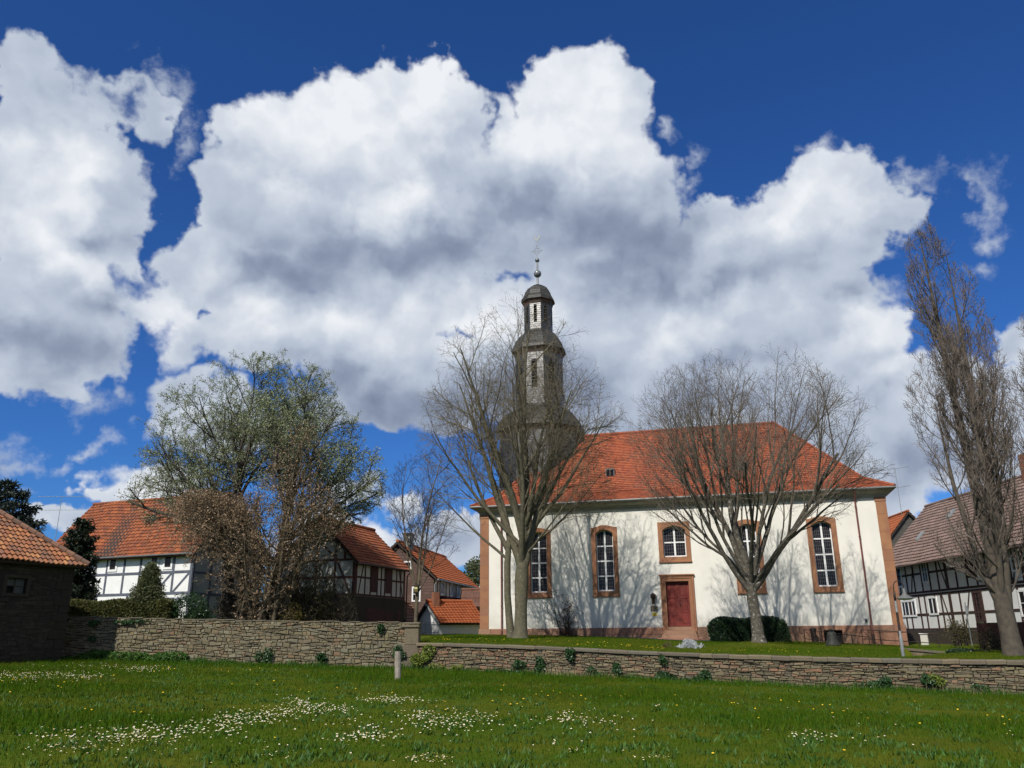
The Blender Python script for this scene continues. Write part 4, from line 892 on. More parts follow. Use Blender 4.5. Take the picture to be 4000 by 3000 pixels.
# stone barn at the left edge: hipped pantile roof, shaded wall
ST=V((-19.30,37.3,0)); az=R(25.5); sd_=V((math.sin(az),math.cos(az),0)); ez=4.72
BLn=13.; oh=.42
o0=ST-sd_*(BLn)  # near end of the eave line
rzb=math.pi/2-az
sbn=emp('stone_barn','dark rubble barn with lichened orange pantile hip roof at the left edge','barn',(o0.x,o0.y,0),rzb)
Lb=BLn; Wb=8.0
mb=MB(); wx0,wx1=BLn-3.36,BLn-2.5
wall_holes(mb,oh,Lb-oh,-.4,ez,[(wx0,wx1,3.42,4.03)],oh,dp=.3); mb.quad((Lb-oh,oh,-.4),(Lb-oh,Wb-oh,-.4),(Lb-oh,Wb-oh,ez),(Lb-oh,oh,ez)); mb.quad((oh,Wb-oh,-.4),(oh,oh,-.4),(oh,oh,ez),(oh,Wb-oh,ez)); mb.quad((Lb-oh,Wb-oh,-.4),(oh,Wb-oh,-.4),(oh,Wb-oh,ez),(Lb-oh,Wb-oh,ez))
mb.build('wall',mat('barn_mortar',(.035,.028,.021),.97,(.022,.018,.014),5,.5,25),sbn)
mb=MB(); sub=MB(); 
rubble(sub,Lb-oh,lambda x:-.3,lambda x:ez-.02,.11,(.14,.45),(.006,.022),x0=oh)
for i in range(0,len(sub.f),13):
    pass
# shift the stones onto the wall plane and leave the window free
keep=[]
for k_ in range(0,len(sub.v),18):
    c=[sub.v[k_+i] for i in range(18)]; xa=min(p[0] for p in c); xb=max(p[0] for p in c); za=min(p[2] for p in c); zb=max(p[2] for p in c)
    if xb>wx0-.16 and xa<wx1+.16 and zb>3.28 and za<4.16: continue
    n0=len(mb.v); mb.v+=[(p[0],p[1]+oh,p[2]) for p in c]
    f0=k_//18*13
    for f in sub.f[f0:f0+13]: mb.f.append(tuple(i-k_+n0 for i in f)); mb.a.append(sub.a[f0])
z=-.3
i=0
while z<ez-.1:
    h=rng.uniform(.3,.45); w=.75 if i%2 else .45; mb.bbox(Lb-oh-w,Lb-oh+.04,oh-.06,oh+.3,z+.005,min(z+h,ez-.05)-.005,.02,.3); z+=h; i+=1
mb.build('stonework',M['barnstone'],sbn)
mb=MB(); 
for a,b,c,d in ((wx0-.16,wx0,3.28,4.17),(wx1,wx1+.16,3.28,4.17),(wx0+.001,wx1-.001,3.28,3.42),(wx0+.001,wx1-.001,4.03,4.17)): mb.bbox(a,b,oh-.05,oh+.25,c,d,.015)
w=mb.build('window',M['barnstone'],sbn)
mb=MB(); mb.box((wx0+wx1)/2-.02,(wx0+wx1)/2+.02,oh+.12,oh+.16,3.42,4.03); mb.box(wx0,wx1,oh+.115,oh+.155,3.70,3.73); mb.build('frame',M['bark_dark'],w)
mb=MB(); mb.quad((wx0,oh+.17,3.73),(wx1,oh+.17,3.73),(wx1,oh+.17,4.03),(wx0,oh+.17,4.03)); mb.quad(((wx0+wx1)/2,oh+.17,3.42),(wx1,oh+.17,3.42),(wx1,oh+.17,3.73),((wx0+wx1)/2,oh+.17,3.73)); mb.build('pane',mat('dusty_glass',(.07,.08,.075),.5),w)
mb=MB(); mb.quad((wx0,oh+.28,3.42),(wx1,oh+.28,3.42),(wx1,oh+.28,4.03),(wx0,oh+.28,4.03)); mb.build('dark_room',M['dark'],w)
pit=math.tan(R(39)); zr_=ez+Wb/2*pit
A,B,C,D=V((0,0,ez)),V((Lb,0,ez)),V((Lb-Wb/2,Wb/2,zr_)),V((Wb/2,Wb/2,zr_)); E2,F2=V((Lb,Wb,ez)),V((0,Wb,ez))
mb=MB(); sb=MB(); sg=lambda u,v:.03*math.sin(u*.9)+.02*math.sin(u*2.1+v*4)
for q in ((A,B,C,D),(B,E2,C,C),(E2,F2,D,C),(F2,A,D,D)): tiles(mb,*q,.235,.33,.05,.035,5,False,sg,.01); slab(sb,*q,.05,.16)
rf=mb.build('roof',M['pantile'],sbn); sb.build('roof_boards',M['darkwood'],sbn)
mb=MB(); u3=V((0,0,.07))
for p,q in ((B,C),(A,D),(E2,C),(F2,D),(D,C)): ridge(mb,p+u3,q+u3,.12,.38)
mb.build('ridge_tiles',M['browntile'],rf)
# ------------------------------------------------------------------ trees
def rv(): 
    while True:
        v=V((rng.uniform(-1,1),rng.uniform(-1,1),rng.uniform(-1,1)))
        if .01<v.length<1: return v.normalized()
def inside(env,p):
    k=1+.20*math.sin(p.x*1.9+p.z*.7+env[0][0]*9)*math.sin(p.z*1.6-p.y*.8)+.10*math.sin(p.x*4.3+p.y*3.1+p.z*2.9); p=V((p.x,p.y,p.z)); 
    for (cx,cy,cz,a,b,c) in env:
        if ((p.x-cx)/a)**2+((p.y-cy)/b)**2+((p.z-cz)/c)**2<k: return True
    return False
def deflect(d,ang,az_):
    a=d.orthogonal().normalized(); b=d.cross(a); s=math.sin(ang)
    return (d*math.cos(ang)+a*(s*math.cos(az_))+b*(s*math.sin(az_))).normalized()
class Tree:
    def __init__(s,P,env,leaf=None,rmin=.006): s.P=P; s.env=env; s.leaf=leaf; s.wood=MB(); s.twig=MB(); s.lv=[]; s.rmin=rmin
    def grow(s,p,d,L,r,lvl,seed_az=None):
        P=s.P[lvl]; n=max(2,int(L/P['seg']+.5)); st=L/n; pts=[p]; rs=[r]; dirs=[d]; last=lvl==len(s.P)-1
        for i in range(n):
            f=(i+1)/n
            d=d+rv()*P['w']+V((0,0,P['up']*(1 if P.get('upc') is None else (1-f)*1+f*P['upc']))); d.normalize(); p=p+d*st
            if lvl>=s.P[lvl].get('clip',0) and s.env and i>0 and not inside(s.env,p): break
            pts.append(p); rs.append(max(s.rmin,r*(1-P.get('tap',.75)*f))); dirs.append(d)
        k=len(pts)
        if k<2: return
        mb=s.wood if lvl<P.get('woodlvl',1) or lvl==0 else s.twig
        mb.tube(pts,rs,8 if r>.12 else (5 if r>.035 else 3),cap=False)
        if s.leaf and lvl>=s.leaf['lvl']:
            c=s.leaf['n']*(k-1)
            for _ in range(int(c+rng.random())):
                i=rng.randrange(1,k); q=pts[i-1].lerp(pts[i],rng.random()); s.lv.append((q,dirs[i]))
        if last: return
        C=s.P[lvl+1]; Lr=st*(k-1); cnt=int(P['n']*(.4+.6*Lr/L)+rng.random()); az_=rng.random()*6.28
        for j in range(cnt):
            t=P['t0']+(1-P['t0'])*(j+rng.random()*.9)/cnt; x=t*(k-1); i=min(int(x),k-2)
            q=pts[i].lerp(pts[i+1],x-i); az_+=2.4+rng.uniform(-.5,.5)
            cd=deflect(dirs[i+1],R(rng.uniform(*P['ang'])),az_)
            s.grow(q,cd,L*P['ratio']*(1-P.get('fall',.45)*t)*rng.uniform(.75,1.25),max(s.rmin,min(rs[i]*.62,r*P.get('rr',.5))*rng.uniform(.8,1.1)),lvl+1)
    def leaves(s,size,asp=.6,droop=0,flat=.6,jit=.05,fold=False):
        mb=MB()
        for (q,d) in s.lv:
            L=size*rng.uniform(.6,1.3); w=L*asp; a=(d*.6+rv()*flat+V((0,0,-droop))).normalized(); b=a.cross(rv()); 
            if b.length<.05: continue
            b=b.normalized()*(w/2); o=q+rv()*jit
            mb.add([tuple(o),tuple(o+a*L*.45+b),tuple(o+a*L),tuple(o+a*L*.45-b)],[(0,1,2,3)])
        return mb
def finish_tree(T,name,label,cat,base,bark,twigm,leafm=None,lsize=.06,rz=0,leafname='foliage',group=None,**lk):
    e=emp(name,label,cat,tuple(base),rz,group)
    T.wood.build('trunk',bark,e,smooth=True); c=T.twig.build('crown',twigm,e)
    if leafm: T.leaves(lsize,**lk).build(leafname,leafm,e)
    return e
def G(x,y): return HL(x,y)
def ground_at(px,py,Y):
    p=at(px,py,Y); return V((p.x,p.y,HL(p.x,p.y)))
# linden in front of the tower
base=ground_at(2032,2490,44.5)
lp=[dict(seg=.9,w=.09,up=.015,n=8,t0=.25,ang=(22,48),ratio=.62,fall=.5,rr=.25,tap=.85,clip=0),
    dict(seg=.55,w=.13,up=.03,n=8,t0=.15,ang=(25,55),ratio=.5,fall=.4,rr=.42,tap=.8,clip=0),
    dict(seg=.35,w=.18,up=.02,n=5,t0=.1,ang=(28,60),ratio=.52,fall=.4,rr=.55,tap=.7,clip=0),
    dict(seg=.25,w=.22,up=.03,n=3.2,t0=.15,ang=(28,60),ratio=.62,fall=.3,rr=.6,tap=.5,clip=0),
    dict(seg=.2,w=.25,up=.03,n=0,t0=0,ang=(0,0),ratio=0,clip=0)]
T=Tree(lp,[(.1,0,12.2,5.8,5.2,7.5),(0,0,8.5,6.0,5.0,4.2),(0,0,4,1.6,1.6,6)],rmin=.0042)
T.wood.tube([V((.0,0,-.3)),V((0,0,.05)),V((.03,0,.5)),V((.06,0,1.5)),V((.10,.0,3.0)),V((.24,.05,4.6)),V((.28,.05,6.0))],[.62,.45,.36,.33,.38,.29,.26],12,cap=False)
T.wood.tube([V((-.45,.1,-.2)),V((-.56,.1,.8)),V((-.66,.1,2.2)),V((-.66,.1,3.8)),V((-.55,.1,5.2))],[.26,.20,.185,.18,.15],9,cap=False)
for (p,el_,az_,L,r) in [((.28,.05,5.6),86,20,12,.25),((.26,.05,5.0),80,190,11.5,.22),((.15,0,3.4),78,170,11.5,.22),((.15,0,3.3),72,5,10.5,.23),((.2,0,4.4),64,-20,8,.18),((-.52,.1,5.1),82,150,8.5,.16),((-.53,.1,4.4),60,185,8,.14),
        ((.1,.1,3.6),66,80,8,.18),((.12,-.1,3.9),68,-85,8,.18),((.1,0,4.8),48,188,8,.13),((.28,0,5.2),50,-10,8,.14),((.2,.0,5.4),58,130,7,.13),((.2,0,5.5),60,40,7.5,.13),((.2,0,5.6),60,-45,7.5,.13),
        ((-.52,.1,4.0),38,178,6.5,.09),((.26,0,4.6),36,8,6.5,.09),((.2,.1,4.2),32,-40,5.5,.08),((.28,0,6.0),74,-80,8,.16),((.28,0,5.8),72,0,8.5,.16),((.28,0,5.8),72,180,8.5,.16)]:
    a,b=R(az_),R(el_); T.grow(V(p),V((math.cos(a)*math.cos(b),math.sin(a)*math.cos(b),math.sin(b))),L,r,0)
finish_tree(T,'linden_tree','tall bare linden with forked grey-green trunk in front of the slate tower','tree',base,M['bark_linden'],M['twig_linden'])
# maple right of the door
base=ground_at(2962,2516,40)
mp=[dict(seg=.6,w=.11,up=.02,n=7,t0=.28,ang=(16,34),ratio=.92,fall=.42,rr=.62,tap=.62,clip=0),
    dict(seg=.5,w=.12,up=.045,n=8,t0=.18,ang=(18,42),ratio=.50,fall=.35,rr=.42,tap=.80,clip=0),
    dict(seg=.35,w=.15,up=.05,n=6.5,t0=.12,ang=(22,48),ratio=.46,fall=.35,rr=.45,tap=.72,clip=0),
    dict(seg=.22,w=.2,up=.04,n=4,t0=.15,ang=(28,55),ratio=.6,fall=.3,rr=.6,tap=.5,clip=0),
    dict(seg=.18,w=.22,up=.04,n=0,t0=0,ang=(0,0),ratio=0,clip=0)]
T=Tree(mp,[(.45,0,9.2,6.8,5.4,5.7),(.2,0,5.5,3.2,2.8,4.0)],rmin=.0042)
T.wood.tube([V((.05,0,-.3)),V((.05,0,.05)),V((.03,0,.3)),V((0,0,1.2)),V((-.08,0,2.0)),V((-.10,0,2.7))],[.48,.36,.29,.25,.26,.24],12,cap=False)
for (p,el_,az_,L,r) in [((-.13,0,2.2),54,180,7.6,.13),((-.12,0,2.5),82,110,8.6,.20),((0,0,2.4),47,2,7.8,.18),((-.05,0,2.7),68,12,7.6,.14),((-.1,0,2.6),60,80,7.0,.12),((-.1,0,2.6),60,-85,7.0,.12),((-.12,0,2.7),72,182,8.2,.15),((0,0,2.6),52,-45,6.4,.10),((-.1,0,2.6),50,140,6.4,.10),((-.12,0,2.6),64,178,7.6,.11),((0,0,2.7),76,30,8.2,.12)]:
    a,b=R(az_),R(el_); T.grow(V(p),V((math.cos(a)*math.cos(b),math.sin(a)*math.cos(b),math.sin(b))),L,r,0)
finish_tree(T,'maple_tree','broad bare tree with lichen-spotted trunk spreading over the laurel hedge','tree',base,M['bark_maple'],M['twig_maple'])
# poplars at the right edge
def poplar(name,label,base,H,env,seed,trunks,pr):
    global rng
    rng=random.Random(seed)
    T=Tree(pr,env,rmin=.0055)
    for pts,rs in trunks:
        T.wood.tube(pts,rs,9,cap=False)
        n=len(pts)
        tot=sum((pts[i+1]-pts[i]).length for i in range(n-1))
        cnt=int(tot*2.5)
        for j in range(cnt):
            t=(j+rng.random())/cnt; x=t*(n-1); i=min(int(x),n-2); q=pts[i].lerp(pts[i+1],x-i)
            if q.z<2.3 or (q.z<6.5 and rng.random()<.45): continue
            d=(pts[i+1]-pts[i]).normalized(); cd=deflect(d,R(rng.uniform(28,58)),rng.random()*6.28)
            r=lerp(rs[i],rs[i+1],x-i); T.grow(q,cd,rng.uniform(2.6,4.6)*(1-.25*t),min(.05,r*.4),0)
    return finish_tree(T,name,label,'tree',base,M['bark_poplar'],M['twig_poplar'])
pr=[dict(seg=.4,w=.09,up=.20,n=9,t0=.12,ang=(18,40),ratio=.42,fall=.4,rr=.5,tap=.75,clip=0),
    dict(seg=.28,w=.14,up=.14,n=7,t0=.1,ang=(20,45),ratio=.5,fall=.3,rr=.55,tap=.7,clip=0),
    dict(seg=.2,w=.18,up=.12,n=3,t0=.1,ang=(20,45),ratio=.6,fall=.3,rr=.6,tap=.6,clip=0),
    dict(seg=.16,w=.2,up=.10,n=0,t0=0,ang=(0,0),ratio=0,clip=0)]
b1=ground_at(3960,2580,33); b1.z=.42
poplar('lombardy_poplar','tallest bare poplar with narrow upright crown behind the low wall at right',b1,18.6,
  [(-.4,0,8.6,2.15,2.0,7.4),(-.75,0,15.2,1.1,1.1,4.1),(.35,0,13.6,1.25,1.2,4.6),(.2,0,5.2,2.0,1.9,3.8)],11,
  [([V((.05,0,-1.2)),V((.05,0,.1)),V((.02,0,1)),V((-.02,0,2.0)),V((-.1,0,4)),V((-.25,.1,7)),V((-.45,.1,10.5)),V((-.62,0,14)),V((-.75,0,18.2))],[.6,.42,.34,.33,.24,.19,.14,.09,.015]),
   ([V((.1,0,1.9)),V((.3,-.1,4)),V((.35,-.1,8)),V((.30,0,12)),V((.3,0,17.3))],[.22,.17,.13,.09,.012]),
   ([V((-.1,0,1.9)),V((-.6,.2,4)),V((-1.0,.3,7)),V((-1.25,.2,10.5))],[.16,.12,.08,.015]),
   ([V((.15,0,2.0)),V((.7,.3,4.5)),V((.95,.3,8)),V((.9,.2,12.5))],[.16,.11,.08,.012]),
   ([V((-.05,.0,2.0)),V((-.2,-.7,4.5)),V((-.4,-1.,8)),V((-.5,-.9,12))],[.14,.11,.08,.012])],pr)
b2=V((22.7,32.5,.4))
poplar('poplar_tree','shorter bare poplar cut off by the right edge beside the tallest poplar',b2,13,
  [(-.4,0,7.2,2.1,1.8,6.6)],12,
  [([V((0,0,-.3)),V((0,0,1.2)),V((-.1,0,5)),V((-.2,0,9)),V((-.3,0,13))],[.4,.28,.2,.12,.012]),([V((-.1,0,1.5)),V((-.8,0,4.5)),V((-1.0,0,10.5))],[.15,.1,.012]),([V((.1,0,1.5)),V((.7,0,4.5)),V((.8,0,10.5))],[.15,.1,.012])],pr)
rng=random.Random(21)
# catkin tree, back left
base=V((-14.7,44.5,1.6))
wp=[dict(seg=.7,w=.13,up=.03,n=9,t0=.2,ang=(25,55),ratio=.6,fall=.45,rr=.45,tap=.78,clip=0),
    dict(seg=.45,w=.18,up=.01,n=8,t0=.12,ang=(28,60),ratio=.5,fall=.4,rr=.5,tap=.72,clip=0),
    dict(seg=.3,w=.22,up=0.,n=6,t0=.12,ang=(30,60),ratio=.52,fall=.35,rr=.55,tap=.7,clip=0),
    dict(seg=.25,w=.22,up=.02,n=0,t0=0,ang=(0,0),ratio=0,clip=0)]
T=Tree(wp,[(-.1,0,10.6,6.0,5.0,5.1),(-2.3,0,8.4,5.0,4.2,2.9),(3.3,0,8.8,4.2,4.2,4.0),(0,0,4,2,2,4)],leaf=dict(lvl=2,n=4.0),rmin=.006)
T.wood.tube([V((-.6,0,-.2)),V((-.65,0,2)),V((-.75,0,4.5)),V((-.7,0,6.5)),V((-.75,0,9))],[.42,.33,.28,.2,.12],9,cap=False)
T.wood.tube([V((1.3,.3,-.2)),V((1.6,.3,2)),V((2.0,.3,4.5)),V((2.2,.3,6.5)),V((2.5,.3,9))],[.38,.32,.26,.19,.1],9,cap=False)
for (p,el_,az_,L,r) in [((-.7,0,5),28,180,8.5,.15),((-.7,0,4),20,175,8,.12),((-.7,0,4.4),32,188,8.5,.12),((-.7,0,9),84,0,6,.1),((2.5,.3,9),84,0,5.5,.09),((2.0,.3,4.8),24,5,8,.1),((-.7,0,4.5),40,200,7,.15),((-.7,0,6),60,170,6,.14),((-.72,0,7),80,90,6,.12),((-.7,0,6.3),50,-70,5.5,.12),((-.7,0,6.3),50,90,5.5,.12),((-.7,0,4.8),22,160,6.5,.13),((-.75,0,8),70,200,5.5,.1),((-.75,0,8.6),75,20,5.5,.1),
     ((2.0,.3,5),30,0,6.5,.14),((2.1,.3,5.5),50,10,6,.13),((2.2,.3,6.5),65,-20,6,.13),((2.1,.3,6),55,90,5.5,.12),((2.1,.3,6),50,-80,5.5,.12),((2.4,.3,8),78,150,5,.1),((2.0,.3,4.6),16,-10,6.5,.11),((2.3,.3,7),70,190,5,.1),((-.7,0,5.6),48,150,7,.12),((-.7,0,5.2),36,-150,6.5,.12),((2.1,.3,5.0),35,40,6,.11),((2.1,.3,5.0),35,-40,6,.11),
     ((-.7,0,6.8),66,30,6.5,.11),((-.7,0,7.4),58,120,6,.1),((2.2,.3,7),72,60,6,.1)]:
    a,b=R(az_),R(el_); T.grow(V(p),V((math.cos(a)*math.cos(b),math.sin(a)*math.cos(b),math.sin(b))),L,r,0)
print('catkin leaves',len(T.lv))
finish_tree(T,'catkin_tree','large rounded tree covered in grey-green catkins behind the brown-leaved tree','tree',base,M['bark_dark'],M['bark_dark'],M['catkin'],.115,asp=.36,flat=.7,jit=.09,leafname='catkins')
# brown-leaved multi-stemmed tree
base=V((-12.4,41.3,1.5))
bp=[dict(seg=.5,w=.10,up=.05,n=8,t0=.3,ang=(25,55),ratio=.5,fall=.4,rr=.5,tap=.75,clip=0),
    dict(seg=.35,w=.17,up=.03,n=7,t0=.12,ang=(28,60),ratio=.55,fall=.4,rr=.5,tap=.7,clip=0),
    dict(seg=.25,w=.2,up=.02,n=4,t0=.12,ang=(30,60),ratio=.5,fall=.35,rr=.55,tap=.7,clip=0),
    dict(seg=.22,w=.22,up=.02,n=0,t0=0,ang=(0,0),ratio=0,clip=0)]
T=Tree(bp,[(-2.7,0,4.6,4.3,3.0,2.7),(1.1,0,7.8,1.9,2.0,3.0),(1.7,0,5.2,2.5,2.4,2.1),(.1,0,2,1.4,1.5,3.4)],leaf=dict(lvl=2,n=1.25),rmin=.006)
for _x in (.6,1.2,1.7): T.grow(V((_x*.5,rng.uniform(-.4,.4),-.2)),V((.06*_x,rng.uniform(-.08,.08),1)).normalized(),10.2,.11,0)
for k_ in range(15):
    x=rng.uniform(-1.1,1.6); y=rng.uniform(-.5,.6); a=R(rng.choice((180,0,180,150,210,20,-20,90,-90))+rng.uniform(-20,20)); b=R(rng.uniform(52,84)); L=rng.uniform(4.5,7.8)
    T.grow(V((x,y,-.2)),V((math.cos(a)*math.cos(b),math.sin(a)*math.cos(b),math.sin(b))),L,rng.uniform(.08,.13),0)
for k_ in range(24):
    a=R(rng.choice((180,0,165,195,180))+rng.uniform(-15,15)); b=R(rng.uniform(24,58)); T.grow(V((rng.uniform(-1,1),0,rng.uniform(2.,3.8))),V((math.cos(a)*math.cos(b),math.sin(a)*math.cos(b),math.sin(b))),rng.uniform(4.5,7.2),.06,0)
print('brown leaves',len(T.lv))
finish_tree(T,'brown_leaved_tree','multi-stemmed tree with dry brown leaves standing behind the high wall','tree',base,M['bark_stem'],M['bark_stem'],M['brownleaf'],.095,asp=.6,flat=.8,jit=.10,droop=.3)
# thicket between it and the barn
def bush(name,label,cat,base,env,n,leafm,lsize,bark=None,stems=9,L=2.5,seed=0,lp_=None,leafn=3.,asp=.6,group=None,rz=0,spread=.5,twn=7,ph=0,droop=0.):
    global rng
    rng=random.Random(seed or hash(name)%1000)
    P_=lp_ or [dict(seg=.3,w=.13,up=.05,n=twn,t0=.1,ang=(25,60),ratio=.5,fall=.4,rr=.5,tap=.7,clip=0),dict(seg=.2,w=.2,up=.03,n=5,t0=.1,ang=(28,60),ratio=.5,fall=.3,rr=.5,tap=.7,clip=0),dict(seg=.15,w=.2,up=.02,n=0,t0=0,ang=(0,0),ratio=0,clip=0)]
    T=Tree(P_,env,leaf=dict(lvl=1,n=leafn),rmin=.006)
    for k_ in range(stems):
        a=rng.random()*6.28; b=R(rng.uniform(45,85)); T.grow(V((rng.uniform(-spread,spread),rng.uniform(-.3,.3),-.1)),V((math.cos(a)*math.cos(b),math.sin(a)*math.cos(b),math.sin(b))),L*rng.uniform(.7,1.2),.035,0)
    while n>0:      # leaves clumped over and inside the outline
        e_=rng.choice(env); c=rv()*rng.uniform(.45,1.0)**.5; q=V((e_[0]+c.x*e_[3],e_[1]+c.y*e_[4],e_[2]+c.z*e_[5]))
        n-=8
        if q.z<0: continue
        for _ in range(8): T.lv.append((q+rv()*lsize*1.2,(c+rv()*.7).normalized()))
    return finish_tree(T,name,label,cat,base,bark or M['bark_dark'],bark or M['bark_dark'],leafm,lsize,asp=asp,flat=.8,jit=.05,droop=droop,group=group,rz=rz)
def gy(x,y,z=None): return V((x,y,HL(x,y) if z is None else z))
p=at(1180,2420,42.5)
bush('dark_thicket','tall dark olive thicket of upright twigs before the grey barn gable','shrub',gy(p.x,42.8),[(0,0,1.9,1.5,1.0,2.0),(-.9,0,1.3,1.2,.9,1.4),(.6,0,2.6,.9,.8,1.6)],5000,M['olive'],.08,stems=40,L=4.4,seed=31,leafn=3.,spread=1.6)
p=at(1290,2380,42.5)
bush('twiggy_shrub','low twiggy brown shrub hanging over the barn base beside the thicket','shrub',gy(p.x,43.2),[(0,0,1.5,1.3,.8,1.7)],500,M['olive'],.08,stems=16,L=3.2,seed=32,leafn=1.2,spread=.9)
p=at(1120,2400,41); bush('forsythia','small yellow-green flowering shrub behind the middle of the high wall','shrub',gy(p.x,41),[(0,0,.75,.6,.5,.75),(.35,0,1.3,.45,.4,.5)],1400,M['forsythia'],.05,stems=10,L=1.6,seed=33)
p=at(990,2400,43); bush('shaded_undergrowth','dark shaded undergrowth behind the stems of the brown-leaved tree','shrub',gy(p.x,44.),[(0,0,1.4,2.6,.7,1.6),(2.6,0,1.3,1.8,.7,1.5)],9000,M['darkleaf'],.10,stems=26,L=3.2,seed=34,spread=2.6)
p=at(725,2400,40.6); bush('laurel_bush','dark green laurel bush between conifer and brown-leaved tree','shrub',gy(p.x,40.9),[(0,0,1.25,1.0,.7,1.05),(.55,0,.8,.6,.6,.8)],9000,M['laurelbright'],.11,stems=8,L=1.6,seed=35,asp=.45)
p=at(560,2400,40.6); bush('small_conifer','small feathery green conifer rising above the olive hedge','tree',gy(p.x,40.8),[(0,0,1.1,1.35,.7,1.1),(0,0,1.9,.85,.6,1.1),(0.02,0,2.8,.4,.35,.9)],20000,M['conifer'],.12,stems=10,L=2.2,seed=36,asp=.4)
# clipped hedge behind the wall
rng=random.Random(41)
def hedge(name,label,loc,L,D,H,n,m,lsize,rz=0,rnd_=.25):
    e=emp(name,label,'hedge',tuple(loc),rz); mb=MB(); core=MB()
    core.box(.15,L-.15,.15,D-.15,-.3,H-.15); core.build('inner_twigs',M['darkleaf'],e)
    for _ in range(n):
        # random point on a rounded box surface
        u=rng.random(); 
        fx=rng.random()*L; 
        k_=rng.random()
        if k_<.48: q=V((fx,0,rng.random()*H)); nn=V((0,-1,0))
        elif k_<.78: q=V((fx,rng.random()*D,H)); nn=V((0,0,1))
        elif k_<.88: q=V((0,rng.random()*D,rng.random()*H)); nn=V((-1,0,0))
        elif k_<.96: q=V((L,rng.random()*D,rng.random()*H)); nn=V((1,0,0))
        else: q=V((fx,D,rng.random()*H)); nn=V((0,1,0))
        ex=min(q.x,L-q.x); ezz=H-q.z; eyy=min(q.y,D-q.y)
        if ex<rnd_ and ezz<rnd_:
            c=V((rnd_-ex,0,rnd_-ezz)); 
            if c.length>rnd_: q-=V((math.copysign(1,q.x-L/2)*c.x,0,c.z))*(1-rnd_/c.length)
        if eyy<rnd_ and ezz<rnd_:
            c=V((0,rnd_-eyy,rnd_-ezz))
            if c.length>rnd_: q-=V((0,math.copysign(1,q.y-D/2)*c.y,c.z))*(1-rnd_/c.length)
        q+=V((.05*math.sin(q.x*3.1+q.z*4),.05*math.sin(q.x*5+q.z*3),.05*math.sin(q.x*2.7)))+rv()*.05
        a=(nn*.5+rv()*.9).normalized(); b=a.cross(rv())
        if b.length<.1: continue
        Lf=lsize*rng.uniform(.6,1.3); b=b.normalized()*Lf*.3; mb.add([tuple(q),tuple(q+a*Lf*.45+b),tuple(q+a*Lf),tuple(q+a*Lf*.45-b)],[(0,1,2,3)])
    mb.build('foliage',m,e); return e
h0=at(225,2400,40.4); h1=at(660,2400,40.4)
hedge('clipped_hedge','olive-green clipped hedge along the top of the high wall',(h0.x,40.2,1.5),h1.x-h0.x,1.1,1.75,42000,M['hedge'],.11)
q=DOOR+FU*1.75-FN*3.9; qz=HL(q.x+1,q.y)
hedge('laurel_hedge','rounded dark laurel hedge right of the door behind the lichen-spotted trunk',(q.x,q.y-.6,qz-.45),4.05,1.7,1.62,26000,M['laurel'],.11,-YAW,.5)
# conifers
def conifer(name,label,base,H,r0,n_w,m,seed,asp=.28,lsize=.16,col=None,shape=1.,dens=14):
    global rng
    rng=random.Random(seed); e=emp(name,label,'tree',tuple(base)); mb=MB(); tk=MB(); tk.tube([V((0,0,-.3)),V((0,0,H*.97))],[.16,.02],8); br=MB()
    for i in range(n_w):
        f=(i+.5)/n_w; z=H*(.04+.95*f); rr=r0*(1-f)**shape*rng.uniform(.75,1.12)+.12
        for k_ in range(max(4,int(9*(1-f)+3))):
            a=rng.random()*6.28; L=rr*rng.uniform(.7,1.1); p0=V((0,0,z)); d=V((math.cos(a),math.sin(a),rng.uniform(-.15,.35)))
            pts=[p0,p0+d*L*.5,p0+d*L+V((0,0,.12*L))]; br.tube(pts,[.025,.015,.006],3,False)
            for _ in range(int(dens*(1+L*2))):
                t=rng.random()**.7; q=p0+d*L*t+V((0,0,.1*L*t))+rv()*.13; aa=(d*.5+rv()*.7+V((0,0,-.15))).normalized(); b=aa.cross(rv())
                if b.length<.1: continue
                b=b.normalized()*lsize*asp*.5; Lf=lsize*rng.uniform(.6,1.3); mb.add([tuple(q),tuple(q+aa*Lf*.4+b),tuple(q+aa*Lf),tuple(q+aa*Lf*.4-b)],[(0,1,2,3)])
    tk.build('trunk',M['bark_dark'],e); br.build('branches',M['bark_dark'],e); mb.build('foliage',m,e); return e
p=at(35,1880,56); conifer('blue_spruce','blue-grey spruce rising behind the stone barn at the far left','tree' and (p.x,56,1.5),at(35,1880,56).z-1.5,5.6,40,M['fir'],51,lsize=.30,shape=.62,dens=26,asp=.36)
p=at(322,2030,43.5); conifer('dark_yew','dark narrow yew between stone barn and farmhouse roof',(p.x,43.5,1.5),p.z-1.5,1.35,40,M['yew'],52,lsize=.17,shape=.45,dens=46,asp=.45)
